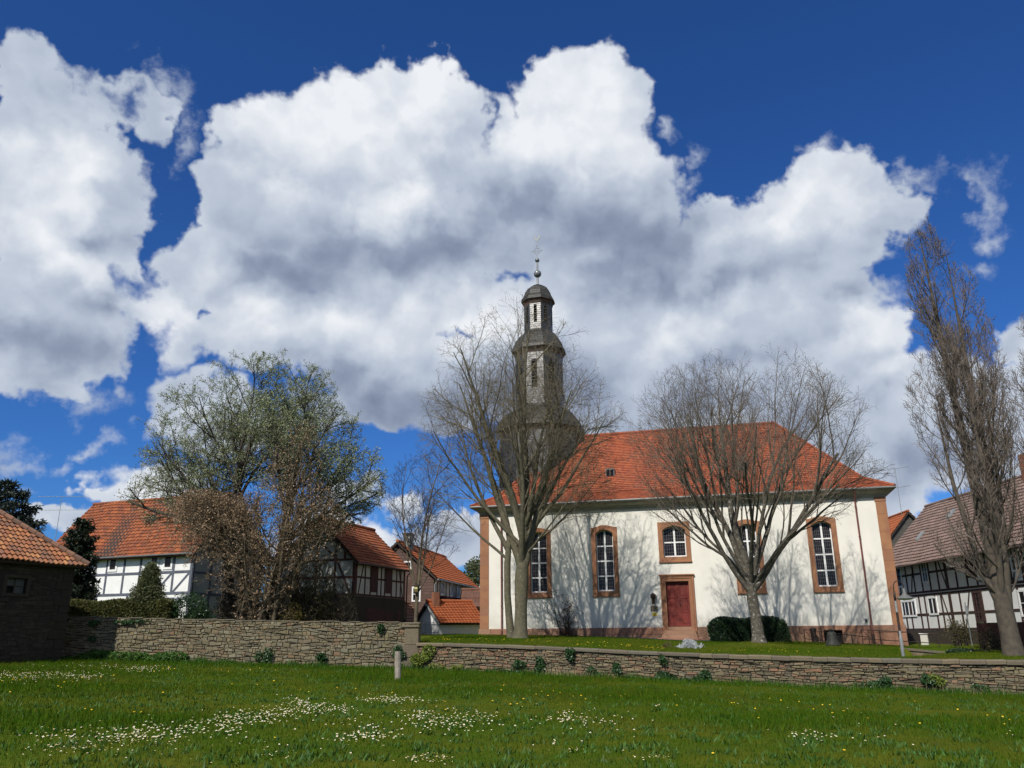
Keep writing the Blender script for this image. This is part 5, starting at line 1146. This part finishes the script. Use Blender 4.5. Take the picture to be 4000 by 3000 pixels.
# young tree beside the pier, far poplar, far tree
rng=random.Random(61)
yp=[dict(seg=.5,w=.10,up=.05,n=9,t0=.25,ang=(28,50),ratio=.42,fall=.5,rr=.4,tap=.85,clip=0),
    dict(seg=.35,w=.16,up=.05,n=7,t0=.12,ang=(28,55),ratio=.5,fall=.4,rr=.5,tap=.72,clip=0),
    dict(seg=.25,w=.2,up=.03,n=5,t0=.12,ang=(30,60),ratio=.5,fall=.4,rr=.55,tap=.7,clip=0),
    dict(seg=.18,w=.22,up=.02,n=0,t0=0,ang=(0,0),ratio=0,clip=0)]
yb=at(1622,2440,40.5); yb=V((yb.x,40.5,1.3))
T=Tree(yp,[(.1,0,6.2,2.0,1.8,4.6)],rmin=.005)
T.wood.tube([V((0,0,-.3)),V((.02,0,1)),V((.05,0,2.3))],[.12,.095,.085],8,cap=False)
for (el_,az_,L,r) in [(84,0,8.2,.075),(74,178,6.6,.06),(68,150,4.6,.04),(62,-5,5,.045),(66,-90,4.5,.04),(64,90,4.5,.04),(70,20,6.5,.05),(76,190,6,.045)]:
    a,b=R(az_),R(el_); T.grow(V((.05,0,2.2)),V((math.cos(a)*math.cos(b),math.sin(a)*math.cos(b),math.sin(b))),L,r,0)
finish_tree(T,'young_tree','slender young bare tree carrying a nest box behind the corner pier','tree',yb,M['bark_stem'],M['bark_dark'])
nb=at(1605,2300,40.2); nbx=emp('nest_box','small yellow-fronted nest box fixed to the slender young tree','nest box',(yb.x+.02,40.33,nb.z))
mb=MB(); mb.bbox(-.09,.09,-.1,.08,-.16,.12,.006); mb.build('box_body',M['yellowink'],nbx)
mb=MB(); mb.bbox(-.075,.075,-.115,-.1,-.02,.1,.004); mb.build('front_board',mat('pale_yellow_board',(.5,.45,.2),.6),nbx)
mb=MB(); mb.add([(-.13,-.15,.12),(.13,-.15,.12),(.13,.1,.18),(-.13,.1,.18),(-.13,-.15,.145),(.13,-.15,.145),(.13,.1,.205),(-.13,.1,.205)],[(0,3,2,1),(4,5,6,7),(0,1,5,4),(1,2,6,5),(2,3,7,6),(3,0,4,7)]); mb.build('box_roof',M['iron'],nbx)
fp=at(1335,2100,110)
rng=random.Random(62); T=Tree(pr[1:],[(0,0,9,2.2,2.2,6.5)],rmin=.02)
tp=at(1335,1985,110).z
T.wood.tube([V((0,0,0)),V((0,0,tp))],[.3,.03],7)
for j in range(150):
    z=rng.uniform(3,tp-1.2); a=rng.random()*6.28; T.grow(V((0,0,z)),V((math.cos(a)*.5,math.sin(a)*.5,.85)).normalized(),rng.uniform(1.5,3.2),.05,0)
T.env=None
finish_tree(T,'distant_poplar','tiny distant bare poplar showing above the barn roof','tree',(fp.x,110,0),M['bark_poplar'],M['twig_poplar'])
fp=at(1868,2260,95); bush('distant_tree','distant olive-leaved tree just left of the church corner','tree',(fp.x,95,0),[(0,0,7,2.2,2,2.6),(0,0,8.4,1.5,1.4,1.6)],3000,M['conifer'],.3,stems=7,L=7,seed=63)
# wall shrub against the church, silver plant, small mound
q=DOOR+FU*-6.9-FN*.55; bush('wall_shrub','sparse dark-leaved shrub trained against the white church wall','shrub',gy(q.x,q.y),[(-.35,0,1.75,1.0,.35,1.1),(.25,0,1.1,1.15,.35,.9),(-.9,0,2.5,.45,.3,.6)],230,M['deadleaf'],.13,stems=13,L=2.9,seed=64,leafn=1.0,asp=.45,rz=-YAW,spread=.4,droop=.5)
q=at(2699,2545,37.1); zq=HL(q.x,37.1)
bush('silver_plant','low silvery-white cushion plant just behind the low wall coping','plant',(q.x,37.1,zq),[(0,0,.13,.26,.2,.18),(-.12,0,.2,.16,.15,.15)],1800,M['silver'],.065,bark=M['silver'],stems=14,L=.5,seed=65,asp=.25)
q=at(2610,2534,37.4); bush('withered_tuft','small withered brown tuft left of the silvery plant','plant',(q.x,37.4,HL(q.x,37.4)-.05),[(0,0,.1,.22,.18,.14)],300,M['deadleaf'],.06,stems=8,L=.25,seed=66,asp=.3)
# ivy and weeds at the walls
def ivy(name,label,px,py,w,h,n,m,ls,wall='low',seed=0,cat='ivy',top=False,group=None,th=.16):
    global rng
    w*=1.25; h*=1.3; n=int(n*1.9)
    rng=random.Random(seed)
    if wall=='low': s_,z_=on_wall(px,py); o=WA+WD*s_-WN*.08; ang=WANG
    else: s_,z_=hplane(px,py); o=HA+HDr*s_-V((0,.08,0)); ang=math.atan2(HDr.y,HDr.x)
    mb=MB(); st=MB()
    for k_ in range(6):
        a=rng.uniform(-w*.4,w*.4); b=rng.uniform(-h*.4,h*.45); st.tube([V((a*.3,0.04,-h*.5)),V((a*.7+rng.uniform(-.1,.1),.0,lerp(-h*.5,b,.5))),V((a,0.02,b))],[.012,.009,.005],4,False)
    lobes=[(rng.uniform(-.6,.6)*w*.5,rng.uniform(-.6,.6)*h*.5,rng.uniform(.35,.6)) for _ in range(5)]
    for _ in range(n):
        c=rng.choice(lobes); d=rv(); q=V((c[0]+d.x*c[2]*w*.5,-abs(d.y)*th,c[1]+d.z*c[2]*h*.5)); a=(V((0,-.5,-.5))+rv()).normalized(); b=a.cross(V((0,1,0))+rv()*.7)
        if b.length<.1: continue
        L=ls*rng.uniform(.6,1.3); b=b.normalized()*L*.42; mb.add([tuple(q),tuple(q+a*L*.5+b),tuple(q+a*L),tuple(q+a*L*.5-b)],[(0,1,2,3)])
    e=emp(name,label,cat,(o.x,o.y,z_),ang,group); st.build('stem',M['bark_stem'],e); mb.build('foliage',m,e)
ivy('yellow_ivy','large yellow-green ivy hanging at the corner below the end pier',1655,2565,.9,.75,700,M['ivyyellow'],.08,seed=71)
ivy('yellow_ivy','yellow-green ivy spreading at the foot of the wall right of the post',1730,2615,1.1,.4,450,M['ivyyellow'],.07,seed=72)
ivy('yellow_ivy','small trailing strand of yellow ivy on the wall right of the corner',1790,2608,.5,.22,130,M['ivyyellow'],.06,seed=73)
ivy('yellow_ivy','small yellowish ivy tuft on the wall below the poplar',3655,2662,.45,.4,160,M['ivyyellow'],.08,seed=74)
ivy('dark_ivy','dark ivy tuft above the wooden post at the wall corner',1565,2545,.55,.4,300,M['ivy'],.07,seed=75,wall='high')
IV=[(2120,2600,.55,.85,420,'upright green plant growing on the wall below the linden'),(2230,2558,.42,.45,260,'green tuft growing under the coping right of the linden'),(2320,2640,.5,.5,300,'green plant at the wall foot below the first pair of church windows'),
    (2412,2612,.32,.36,200,'small round green tuft on the wall below the second church window'),(2450,2660,.4,.3,160,'low green weeds at the wall foot left of the big laurel clump'),(2505,2655,.4,.4,200,'narrow green weeds just left of the big laurel clump'),
    (2605,2650,.95,.75,800,'biggest glossy green clump at the wall foot below the door'),(2690,2665,.7,.35,360,'low green clump right of the biggest glossy clump'),(2745,2655,.5,.5,300,'green clump at the right end of the row below the door'),
    (2590,2570,.25,.3,80,'tiny dark tuft hanging under the coping below the door'),(3270,2705,1.1,.35,420,'low weeds at the wall foot below the bronze bell'),(3400,2690,.8,.55,380,'green weeds at the wall foot left of the leaning ivy'),
    (3450,2675,.45,.6,330,'leaning dark ivy on the wall below the street lamp'),(3490,2700,.6,.35,280,'dark ivy at the wall foot below the street lamp'),(3620,2650,.4,.3,140,'dark ivy tuft above the yellowish tuft near the poplar'),(3680,2708,1.6,.35,560,'wide low weeds at the wall foot left of the poplar'),
    (3820,2700,.6,.45,240,'pale green weeds at the wall foot below the tallest poplar'),(2030,2590,.6,.2,160,'flat dark strip of ivy on the wall left of the upright plant'),(2000,2630,.9,.3,240,'low green weeds at the wall foot below the church corner'),(1900,2625,.25,.3,110,'small green sprig at the wall foot between two red stones')]
for i,(x,y,w,h,n,l) in enumerate(IV): ivy('wall_plant',l,x,y,w,h,n,M['ivy'],.085,seed=80+i,cat='plant',group='green plants growing on the low wall')
IH=[(330,2560,1.6,.4,700,'bright green nettles at the wall foot next to the barn shadow'),(480,2570,1.5,.4,560,'bright green weeds at the wall foot below the conifer'),(660,2575,1.8,.45,760,'dense bright green weeds at the wall foot below the laurel bush'),(200,2590,1.6,.35,560,'weeds in the barn shadow at the left wall foot'),
    (1030,2560,.7,.55,160,'thin green stalks on the middle of the high wall'),(1255,2570,.5,.3,170,'low green tuft at the high wall foot left of the post'),(1488,2450,.3,.35,120,'small ivy tuft near the top right end of the high wall'),(520,2428,1.4,.12,130,'pale green moss plants along the top of the high wall at left'),(375,2430,.4,.2,80,'tiny plant under the high wall top near its left end'),(370,2490,.3,.25,60,'little green tuft on the high wall near its shaded end')]
for i,(x,y,w,h,n,l) in enumerate(IH): ivy('wall_plant',l,x,y+(6 if i<4 else 0),w*(1.25 if i<4 else 1),h*(1.3 if i<4 else 1),n*(2 if i<4 else 1),M['nettle' if i<4 else 'ivy'],.09,wall='high',seed=110+i,cat='plant',group='green plants growing on the high wall',th=.3 if i<4 else .12)
# ------------------------------------------------------------------ bell, bin, railings, lamp, right-hand things
rng=random.Random(131)
q=at(3256,2540,41); bz=HL(q.x,41); be=emp('bronze_bell','old dark bronze bell standing on the lawn before the cellar opening','bell',(q.x,41,bz))
mb=MB(); mb.lathe([(.26,.0),(.36,.0),(.37,.03),(.33,.10),(.275,.21),(.24,.36),(.225,.50),(.21,.58),(.155,.635),(.0,.655)],28); mb.build('bell_body',M['bronze'],be,smooth=True)
mb=MB(); mb.lathe([(.365,.045),(.352,.065),(.335,.09)],28,close=False); mb.build('rim_band',M['bronze'],be,smooth=True)
mb=MB()
for a in range(4):
    c=V((.09*math.cos(a*1.57),.09*math.sin(a*1.57),.64)); mb.tube([c,c+V((.04*math.cos(a*1.57),.04*math.sin(a*1.57),.07)),V((0,0,.76))],[.025,.025,.025],6)
mb.build('crown_loops',M['bronze'],be)
q=DOOR+FU*7.55-FN*.55; bi=emp('litter_bin','small dark litter bin at the plinth left of the cellar opening','bin',(q.x,q.y,HL(q.x,q.y)))
mb=MB(); mb.lathe([(.13,.0),(.17,.62),(.17,.66)],12); mb.build('bin_body',M['iron'],bi)
mb=MB(); mb.lathe([(.2,.66),(.21,.70),(.12,.80),(.02,.82)],12); mb.build('bin_lid',M['iron'],bi)
def railing(name,label,P0,P1,n,h=.95,brace0=False):
    P0=V(P0);P1=V(P1); e=emp(name,label,'railing',tuple(P0)); d=P1-P0
    for i in range(n):
        mb=MB(); p=d*(i/(n-1)); mb.tube([p+V((0,0,-.25)),p+V((0,0,h))],[.022,.022],6); mb.build('railing_post',M['iron'],e)
    for z in (h,h*.5):
        mb=MB(); mb.tube([V((0,0,z)),d+V((0,0,z))],[.02,.02],6); mb.build('rail',M['iron'],e)
    if brace0:
        mb=MB(); mb.tube([V((0,0,h)),d*(1/(n-1))+V((0,0,.1))],[.016,.016],5); mb.build('brace',M['iron'],e)
    return e
def onz(px,py,Y): p=at(px,py,Y); return p
a=onz(3145,2505,46.2); b=onz(3403,2560,43.5)
railing('metal_railing','front iron handrail of the cellar stair beside the bronze bell',(a.x,a.y,onz(3145,2459,46.2).z-.95),(b.x,b.y,onz(3403,2489,43.5).z-.95),5,.95,True)
a=onz(3370,2500,46.5); b=onz(3750,2530,43.0)
railing('metal_railing','longer rear iron handrail running to the long half-timbered house',(a.x,a.y,onz(3370,2460,46.5).z-.95),(b.x,b.y,onz(3750,2480,43.0).z-.95),6,.95,True)
a=at(3362,2517,44.5); b=at(3905,2565,39.5)
rw=emp('retaining_wall','low stained retaining wall with thin slab top behind the street lamp','wall',(a.x,a.y,0),math.atan2(b.y-a.y,b.x-a.x)); L=(V((b.x,b.y))-V((a.x,a.y))).length
mb=MB(); n=10
for i in range(n):
    x0,x1=L*i/n,L*(i+1)/n-.004; z=lerp(a.z,b.z,(i+.5)/n); mb.bbox(x0,x1,0,.3,-1,z-.09,.01)
mb.build('wall_body',M['concrete'],rw)
mb=MB()
for i in range(n):
    x0,x1=L*i/n,L*(i+1)/n-.006; z0,z1=lerp(a.z,b.z,i/n),lerp(a.z,b.z,(i+1)/n)
    mb.add([(x0,-.06,z0-.09),(x1,-.06,z1-.09),(x1,.36,z1-.09),(x0,.36,z0-.09),(x0,-.06,z0),(x1,-.06,z1),(x1,.36,z1),(x0,.36,z0)],[(0,3,2,1),(4,5,6,7),(0,1,5,4),(1,2,6,5),(2,3,7,6),(3,0,4,7)])
mb.build('slab_top',M['coping'],rw)
q=at(3405,2567,38.5); sp=emp('stone_pier','short sandstone pier with slab cap at the end of the lawn','pier',(q.x,q.y,0),WANG)
mb=MB(); mb.bbox(-.3,.42,0,.4,-.5,q.z-.16,.02); mb.build('pier_body',M['concrete'],sp)
mb=MB(); mb.bbox(-.62,.42,-.06,.46,q.z-.155,q.z-.06,.015); mb.build('pier_cap',M['coping'],sp)
# street lamp
q=at(3530,2572,33); t_=at(3500,2300,33); zg=.1
lamp=emp('street_lamp','grey street lamp with curved crook and glass shade at the church corner','street lamp',(q.x,33,zg))
H=at(3500,2300,33).z-zg
mb=MB(); mb.lathe([(.065,-1.),(.065,1.25),(.045,1.3),(.042,2.6),(.03,2.65),(.028,H-.12)],12); lp0=mb.build('pole',M['metal'],lamp,smooth=True)
mb=MB(); mb.lathe([(.047,1.5),(.047,2.2)],12); mb.build('pole_sleeve',M['iron'],lp0)
mb=MB(); pts=[V((0,0,H-.12))]
for i in range(13): a_=math.pi*(1-i/12*1.05); pts.append(V((.20+.20*math.cos(a_),0,H+.05+.26*math.sin(a_))))
mb.tube(pts,[.02]*len(pts),7); mb.tube([V((0,0,H-.45)),V((.0,0,H-.1))],[.045,.045],8); mb.build('curved_arm',M['iron'],lamp,smooth=True)
lx=.40; mb=MB(); mb.lathe([(.03,H+.02),(.05,H-.02),(.055,H-.16),(.10,H-.2),(.12,H-.25),(.34,H-.36),(.35,H-.375)],18,(lx,0)); mb.build('lamp_shade',mat('dull_lamp_metal',(.10,.105,.10),.6,(.14,.14,.135),6),lamp,smooth=True)
mb=MB(); mb.lathe([(.31,H-.376),(.24,H-.42),(.05,H-.44)],18,(lx,0)); mb.build('lamp_glass',mat('clear_bulb_glass',(.45,.45,.42),.2,spec=.6),lamp,smooth=True)
# cabinet, sign pole, red fence, shrubs by the long house
q=at(3617,2530,50); cb=emp('utility_cabinet','small pale utility cabinet against the stone base of the long house','cabinet',(q.x,50,HL(q.x,50)-.1),R(-35))
mb=MB(); mb.bbox(-.2,.2,-.14,.14,0,.66,.01); c_=mb.build('cabinet_body',M['panelcream'],cb)
mb=MB(); mb.box(-.25,.25,-.17,.17,.721,.77); mb.build('cabinet_lid',M['panel'],cb)
q=at(3800,2535,46); sg_=emp('sign_pole','thin grey pole with narrow sign plate in front of the long house','sign',(q.x,46,HL(q.x,46)))
mb=MB(); mb.tube([V((0,0,-.2)),V((0,0,2.3))],[.03,.03],7); mb.build('pole',M['metal'],sg_)
mb=MB(); mb.bbox(-.08,.08,-.06,-.03,1.65,2.1,.006); mb.build('sign_plate',M['metal'],sg_)
q0=at(3835,2560,43); q1=at(4100,2570,38)
rf_=emp('red_board_fence','dark red board fence behind the trunk of the tallest poplar','fence',(q0.x,q0.y,.2),math.atan2(q1.y-q0.y,q1.x-q0.x))
mb=MB(); x=0
while x<6.5: mb.bbox(x,x+.14,-.02,.02,0,1.75+.0*x,.006); x+=.15
mb.build('boards',M['redtimber'],rf_); mb=MB(); mb.box(0,6.5,.021,.06,.4,.5); mb.box(0,6.5,.021,.06,1.3,1.4); mb.build('fence_rail',M['redtimber'],rf_)
q0=at(3700,2560,41); 
hedge('low_hedge_strip','low dark green hedge strip in front of the red board fence',(q0.x,q0.y,-.4),4.2,.7,1.05,9000,M['laurelbright'],.08,R(-35),.2)
q=at(3870,2540,40.5); bush('small_twiggy_bush','small brownish bush in front of the red board fence','shrub',(q.x,q.y,.35),[(0,0,.7,.5,.4,.6)],500,M['olive'],.07,stems=12,L=1.2,seed=141)
q=at(3760,2530,46.5); bush('climbing_bush','low bush at the stone base beside the thin sign pole','shrub',(q.x,q.y,HL(q.x,q.y)),[(0,0,.7,1.0,.4,.7)],600,M['olive'],.08,stems=12,L=1.3,seed=142)
# ------------------------------------------------------------------ grass and flowers
def blades(name,label,n,samp,hf,h0,h1,w,m,seed,lean=.35):
    r=np.random.default_rng(seed); x,y,sc=samp(r,n); z=np.array([hf(a,b) for a,b in zip(x,y)]); n=len(x)
    a=r.random(n)*6.283; h=(h0+(h1-h0)*r.random(n)**1.5)*sc; ww=w*sc*(.6+.8*r.random(n)); la=r.random(n)*6.283; ll=h*lean*(.3+r.random(n))
    co=np.zeros((n,3,3),np.float32); dx,dy=np.cos(a)*ww/2,np.sin(a)*ww/2
    co[:,0,0]=x-dx;co[:,0,1]=y-dy;co[:,0,2]=z-.01; co[:,1,0]=x+dx;co[:,1,1]=y+dy;co[:,1,2]=z-.01
    co[:,2,0]=x+np.cos(la)*ll;co[:,2,1]=y+np.sin(la)*ll;co[:,2,2]=z+h
    me=bpy.data.meshes.new(name); me.vertices.add(3*n); me.vertices.foreach_set('co',co.ravel()); me.loops.add(3*n); me.loops.foreach_set('vertex_index',np.arange(3*n,dtype=np.int32))
    me.polygons.add(n); me.polygons.foreach_set('loop_start',np.arange(0,3*n,3,dtype=np.int32))
    at_=me.attributes.new('rnd','FLOAT','FACE'); at_.data.foreach_set('value',r.random(n).astype(np.float32)); me.materials.append(m); me.update(calc_edges=True); me.validate()
    o=bpy.data.objects.new(name,me); COL.objects.link(o); tag(o,label,'grass',kind='stuff'); return o
def longness(x,y):
    return np.clip(np.sin(x*.35+y*.22+1.2)+np.sin(y*.8-x*.13+.5)*.8+np.sin(x*1.1-y*.6)*.35,-1.5,2)
def samp_m(r,n):
    y=9+30.5*r.random(n)**.8; x=(r.random(n)*2-1)*(y*.74+6); yf=np.array([yfront(a) for a in x]); k=(y<yf-.1)&(x<26)&(x>-33); x,y=x[k],y[k]
    return x,y,(.75+.018*y)*(1+.28*np.clip(longness(x,y),-1,1.5)*(y>15))
blades('meadow_grass','dense short grass of the meadow in the foreground',430000,samp_m,HM,.03,.085,.014,M['blade'],1)
def samp_long(r,n):
    y=13+26*r.random(n); x=(r.random(n)*2-1)*(y*.72+5); yf=np.array([yfront(a) for a in x]); near=np.exp(-((yf-y-.9)/1.3)**2)
    ring=np.exp(-((x+4.3)**2+(y-30.3)**2)/4.); pch=np.clip(longness(x,y)-.75,0,1)*.8
    k=(y<yf-.12)&(r.random(n)<np.maximum(np.maximum(near,ring),pch))&(x<26); x,y=x[k],y[k]; return x,y,(.85+.01*y)
blades('long_grass','longer dark green grass in patches and along the walls',200000,samp_long,HM,.08,.22,.017,M['longblade'],2,.5)
def samp_w(r,n):
    k=n//14; cx=(r.random(k)*2-1); cy=10+28*r.random(k)**1.1; cx=cx*(cy*.7+4); x=np.repeat(cx,14)+r.normal(0,.09,k*14); y=np.repeat(cy,14)+r.normal(0,.09,k*14)
    yf=np.array([yfront(a) for a in x]); q=(y<yf-.1)&(x<26); return x[q],y[q],np.ones(q.sum())
blades('meadow_weeds','low broad-leaved weeds scattered through the meadow grass',42000,samp_w,HM,.04,.11,.04,M['nettle'],7,.9)
def samp_f(r,n):
    x=-24+49*r.random(n); yf=np.array([yfront(a) for a in x]); d=r.exponential(.16,n); dens=.35+.65*(np.sin(x*1.3)+np.sin(x*3.1+1)*.7>.1); q=r.random(n)<dens; sc=.6+.7*np.abs(np.sin(x*2.3)*np.sin(x*.7+2)); return x[q],(yf-.22-d)[q],sc[q]
blades('wall_foot_weeds','ragged fringe of weeds and tall grass along the foot of both stone walls',26000,samp_f,HM,.08,.34,.035,M['nettle'],8,.5)
def samp_l(r,n):
    x=-4.5+31*r.random(n); yf=np.array([yfront(a) for a in x]); y=yf+15*r.random(n)**1.3
    fy=np.array([(V((a,b,0))-DOOR).dot(FN) for a,b in zip(x,y)]); sx=np.array([(V((a,b,0))-DOOR).dot(FU) for a,b in zip(x,y)])
    lo=np.interp(sx,[p[0] for p in ptab],[p[1] for p in ptab]); hi=np.interp(sx,[p[0] for p in ptab],[p[2] for p in ptab])
    pth=(sx>-9.5)&(sx<4.2)&(-fy>lo-.05)&(-fy<hi)
    k=((fy<-.15)|(sx>12.8)|(sx<-12.9))&(~pth); return x[k],y[k],np.full(k.sum(),1.0)
blades('lawn_grass','short grass of the churchyard lawn',110000,samp_l,HL,.03,.08,.022,M['blade'],3)
def samp_s(r,n):
    x=np.concatenate([r.normal(c,s,n//4) for c,s in ((3.1,.9),(16.5,.9),(1.8,.5),(12,2.5))]); yf=np.array([yfront(a) for a in x]); y=yf-.25-.5*r.random(len(x)); return x,y,np.ones(len(x))
blades('dry_stalks','pale dry stalks standing at the foot of the low wall',700,samp_s,HM,.2,.45,.012,M['straw'],4,.3)
def groundhit(px,py,hf=HM):
    d=ray(px,py); t=5.
    for _ in range(600):
        p=EYE+d*t
        if p.z<=hf(p.x,p.y): return p
        t+=.12
    return None
rng=random.Random(151)
def flower_mesh(name,r,h,white=True):
    mb=MB(); n=8; fm=[]
    if white:
        v=[(0,0,h-.002)]; f=[]
        for i in range(n):
            a=2*math.pi*i/n; 
            v+= [(r*.45*math.cos(a-.25),r*.45*math.sin(a-.25),h),(r*math.cos(a-.28),r*math.sin(a-.28),h+.003),(r*math.cos(a+.28),r*math.sin(a+.28),h+.003),(r*.45*math.cos(a+.25),r*.45*math.sin(a+.25),h)]
            b=1+i*4; f.append((0,b,b+1,b+2,b+3))
        mb.add(v,f); fm+= [0]*n; k=len(mb.f); mb.lathe([(r*.42,h+.001),(r*.3,h+.006)],6); fm+=[1]*(len(mb.f)-k)
    else:
        mb.lathe([(r*.5,h-.008),(r,h),(r*.85,h+.008),(r*.3,h+.012)],8); fm+=[1]*len(mb.f)
    k=len(mb.f); mb.tube([V((0,0,-.02)),V((0,0,h))],[.0015,.0015],3,False); fm+=[2]*(len(mb.f)-k)
    me=bpy.data.meshes.new(name); me.from_pydata(mb.v,[],mb.f)
    for q in (M['petal'],M['yolk'],M['longblade']): me.materials.append(q)
    me.polygons.foreach_set('material_index',fm); me.update(); return me,mb,fm
dme,dmb,dfm=flower_mesh('daisy',.0115,.07); yme,_,_=flower_mesh('dandelion',.022,.11,False)
CL=[(660,2885,150,30,130,-.10),(300,2900,170,35,70,-.1),(420,2925,120,22,60,0),(230,2935,110,30,40,0),(500,2890,100,22,60,-.15),(900,2835,90,22,100,-.2),(1000,2820,110,22,90,-.12),(1060,2810,60,16,40,-.2),(1140,2800,80,16,60,-.1),
 (1190,2760,55,14,70,.2),(1300,2778,70,12,60,.12),(1240,2785,60,12,40,0),(1500,2745,80,9,70,0),(1560,2748,80,8,60,0),(1700,2820,90,26,70,0),(1770,2840,80,16,60,0),(1640,2812,50,10,25,0),(1890,2812,40,8,16,0),(1450,2895,80,12,50,0),(1360,2905,40,10,20,0),
 (180,2645,170,14,150,0),(60,2652,90,14,70,0),(330,2650,60,10,60,0),(520,2620,90,8,80,0),(600,2618,60,6,40,0),(420,2612,60,8,20,0),(250,2608,90,10,30,0),(1090,2960,50,14,18,0),(1700,2985,60,10,40,0),(1640,2990,60,10,30,0),
 (2200,2822,50,10,26,0),(2230,2826,60,8,24,0),(2205,2798,30,5,12,0),(2320,2838,50,5,10,0),(2560,2770,14,3,5,0),(2405,2813,20,4,6,0),(3165,2890,50,18,18,0),(3100,2885,20,5,6,0),(3250,2895,25,5,6,0),(2560,2980,50,6,22,0),(2245,2948,25,8,10,0),(2170,2918,10,5,4,0),
 (1500,2840,150,40,40,0),(1900,2850,100,30,30,0),(2200,2850,300,60,30,0),(3300,2860,300,60,14,0),(700,2930,300,50,30,0),(1300,2860,200,50,24,0),(3950,2880,20,10,4,0),(3400,2900,60,20,5,0)]
pts=[]
for cx,cy,rx_,ry_,n,sl in CL:
    for _ in range(n):
        a=max(-2.4,min(2.4,rng.gauss(0,.8))); b=max(-2.6,min(2.6,rng.gauss(0,.85))); px_=cx+a*rx_; py_=cy+b*ry_+sl*a*rx_
        if py_>3060: continue
        p=groundhit(px_,py_)
        if p and p.y<yfront(p.x)-.2: pts.append(p)
pts.sort(key=lambda p:p.y)
print('daisies',len(pts))
for i,p in enumerate(pts[:300]):
    o=bpy.data.objects.new('daisy',dme); COL.objects.link(o); s=rng.uniform(.8,1.25); o.location=(p.x,p.y,HM(p.x,p.y)); o.rotation_euler=(rng.uniform(-.1,.5),rng.uniform(-.4,.2),rng.random()*6); o.scale=(s,s,s)
    tag(o,'small white daisy open in the meadow grass','daisy','daisies scattered over the near meadow')
mb=MB(); fm=[]
for p in pts[300:]:
    s=rng.uniform(.9,1.5); Mx=Matrix.Translation((p.x,p.y,HM(p.x,p.y)))@Matrix.Rotation(rng.uniform(.0,.6),4,'X')@Matrix.Rotation(rng.random()*6,4,'Z')@Matrix.Scale(s,4)
    mb.add([tuple(Mx@V(v)) for v in dmb.v],dmb.f); fm+=dfm
o=mb.build('far_daisies',[M['petal'],M['yolk'],M['longblade']]); o.data.polygons.foreach_set('material_index',fm); tag(o,'farther white daisies in drifts across the meadow','daisies',kind='stuff')
DN=[(5,2678),(45,2670),(60,2663),(98,2666),(75,2673),(225,2664),(320,2666),(388,2662),(278,2677),(395,2690),(448,2654),(545,2638),(600,2637),(640,2622),(655,2618),(680,2625),(665,2624),(638,2728),(35,2725),(358,2792),(330,2795),(520,2809),(220,2700),(235,2703),
 (905,2686),(890,2634),(975,2630),(1078,2630),(1075,2674),(1175,2709),(1205,2718),(1395,2706),(1320,2702),(1540,2726),(1740,2798),(1735,2756),(1957,2713),(1968,2693),(2095,2728),(2145,2738),(2190,2722),(2113,2715),(2160,2711),(2020,2768),(2045,2750),(1922,2760),(1995,2775),
 (2235,2733),(2270,2738),(2285,2745),(2385,2732),(2425,2733),(2445,2728),(2230,2770),(2640,2732),(2640,2777),(2860,2764),(3010,2746),(3130,2758),(3180,2788),(2960,2826),(2960,2789),(3220,2772),(3245,2770),(3255,2812),(3385,2822),(3580,2753),(3740,2788),(3860,2813),(3910,2820),(3950,2830),(3925,2850),(3600,2855),(3300,2800),(2870,2763),(3050,2750),
 (1010,2688),(560,2806),(1063,2907),(3300,2965),(2790,2975),(250,2682),(860,2628),(1010,2622)]
for x,y in DN:
    p=groundhit(x,y)
    if not p or p.y>yfront(p.x)-.2: continue
    o=bpy.data.objects.new('dandelion',yme); COL.objects.link(o); s=rng.uniform(.8,1.2); o.location=(p.x,p.y,HM(p.x,p.y)); o.rotation_euler=(rng.uniform(0,.5),0,rng.random()*6); o.scale=(s,s,s)
    tag(o,'yellow dandelion flower in the meadow grass','dandelion','dandelions dotted over the meadow')
for _ in range(110):
    c=rng.choice(((2300,2520,50,6),(2330,2524,60,6),(2000,2508,120,5),(2440,2530,80,6),(2540,2538,40,4),(1750,2500,90,5),(3150,2548,120,8),(1720,2503,30,3),(2950,2548,120,6))); p=groundhit(c[0]+rng.gauss(0,1)*c[2],c[1]+rng.gauss(0,.8)*c[3],HL)
    if not p or p.y<yfront(p.x)+.1 or (p-DOOR).dot(FN)>-.5: continue
    o=bpy.data.objects.new('lawn_flower',yme); COL.objects.link(o); s=rng.uniform(.7,1.1); o.location=(p.x,p.y,HL(p.x,p.y)); o.rotation_euler=(rng.uniform(0,.5),0,rng.random()*6); o.scale=(s,s,s*.9)
    tag(o,'small yellow flower in the lawn above the low wall','flower','yellow flowers on the churchyard lawn')
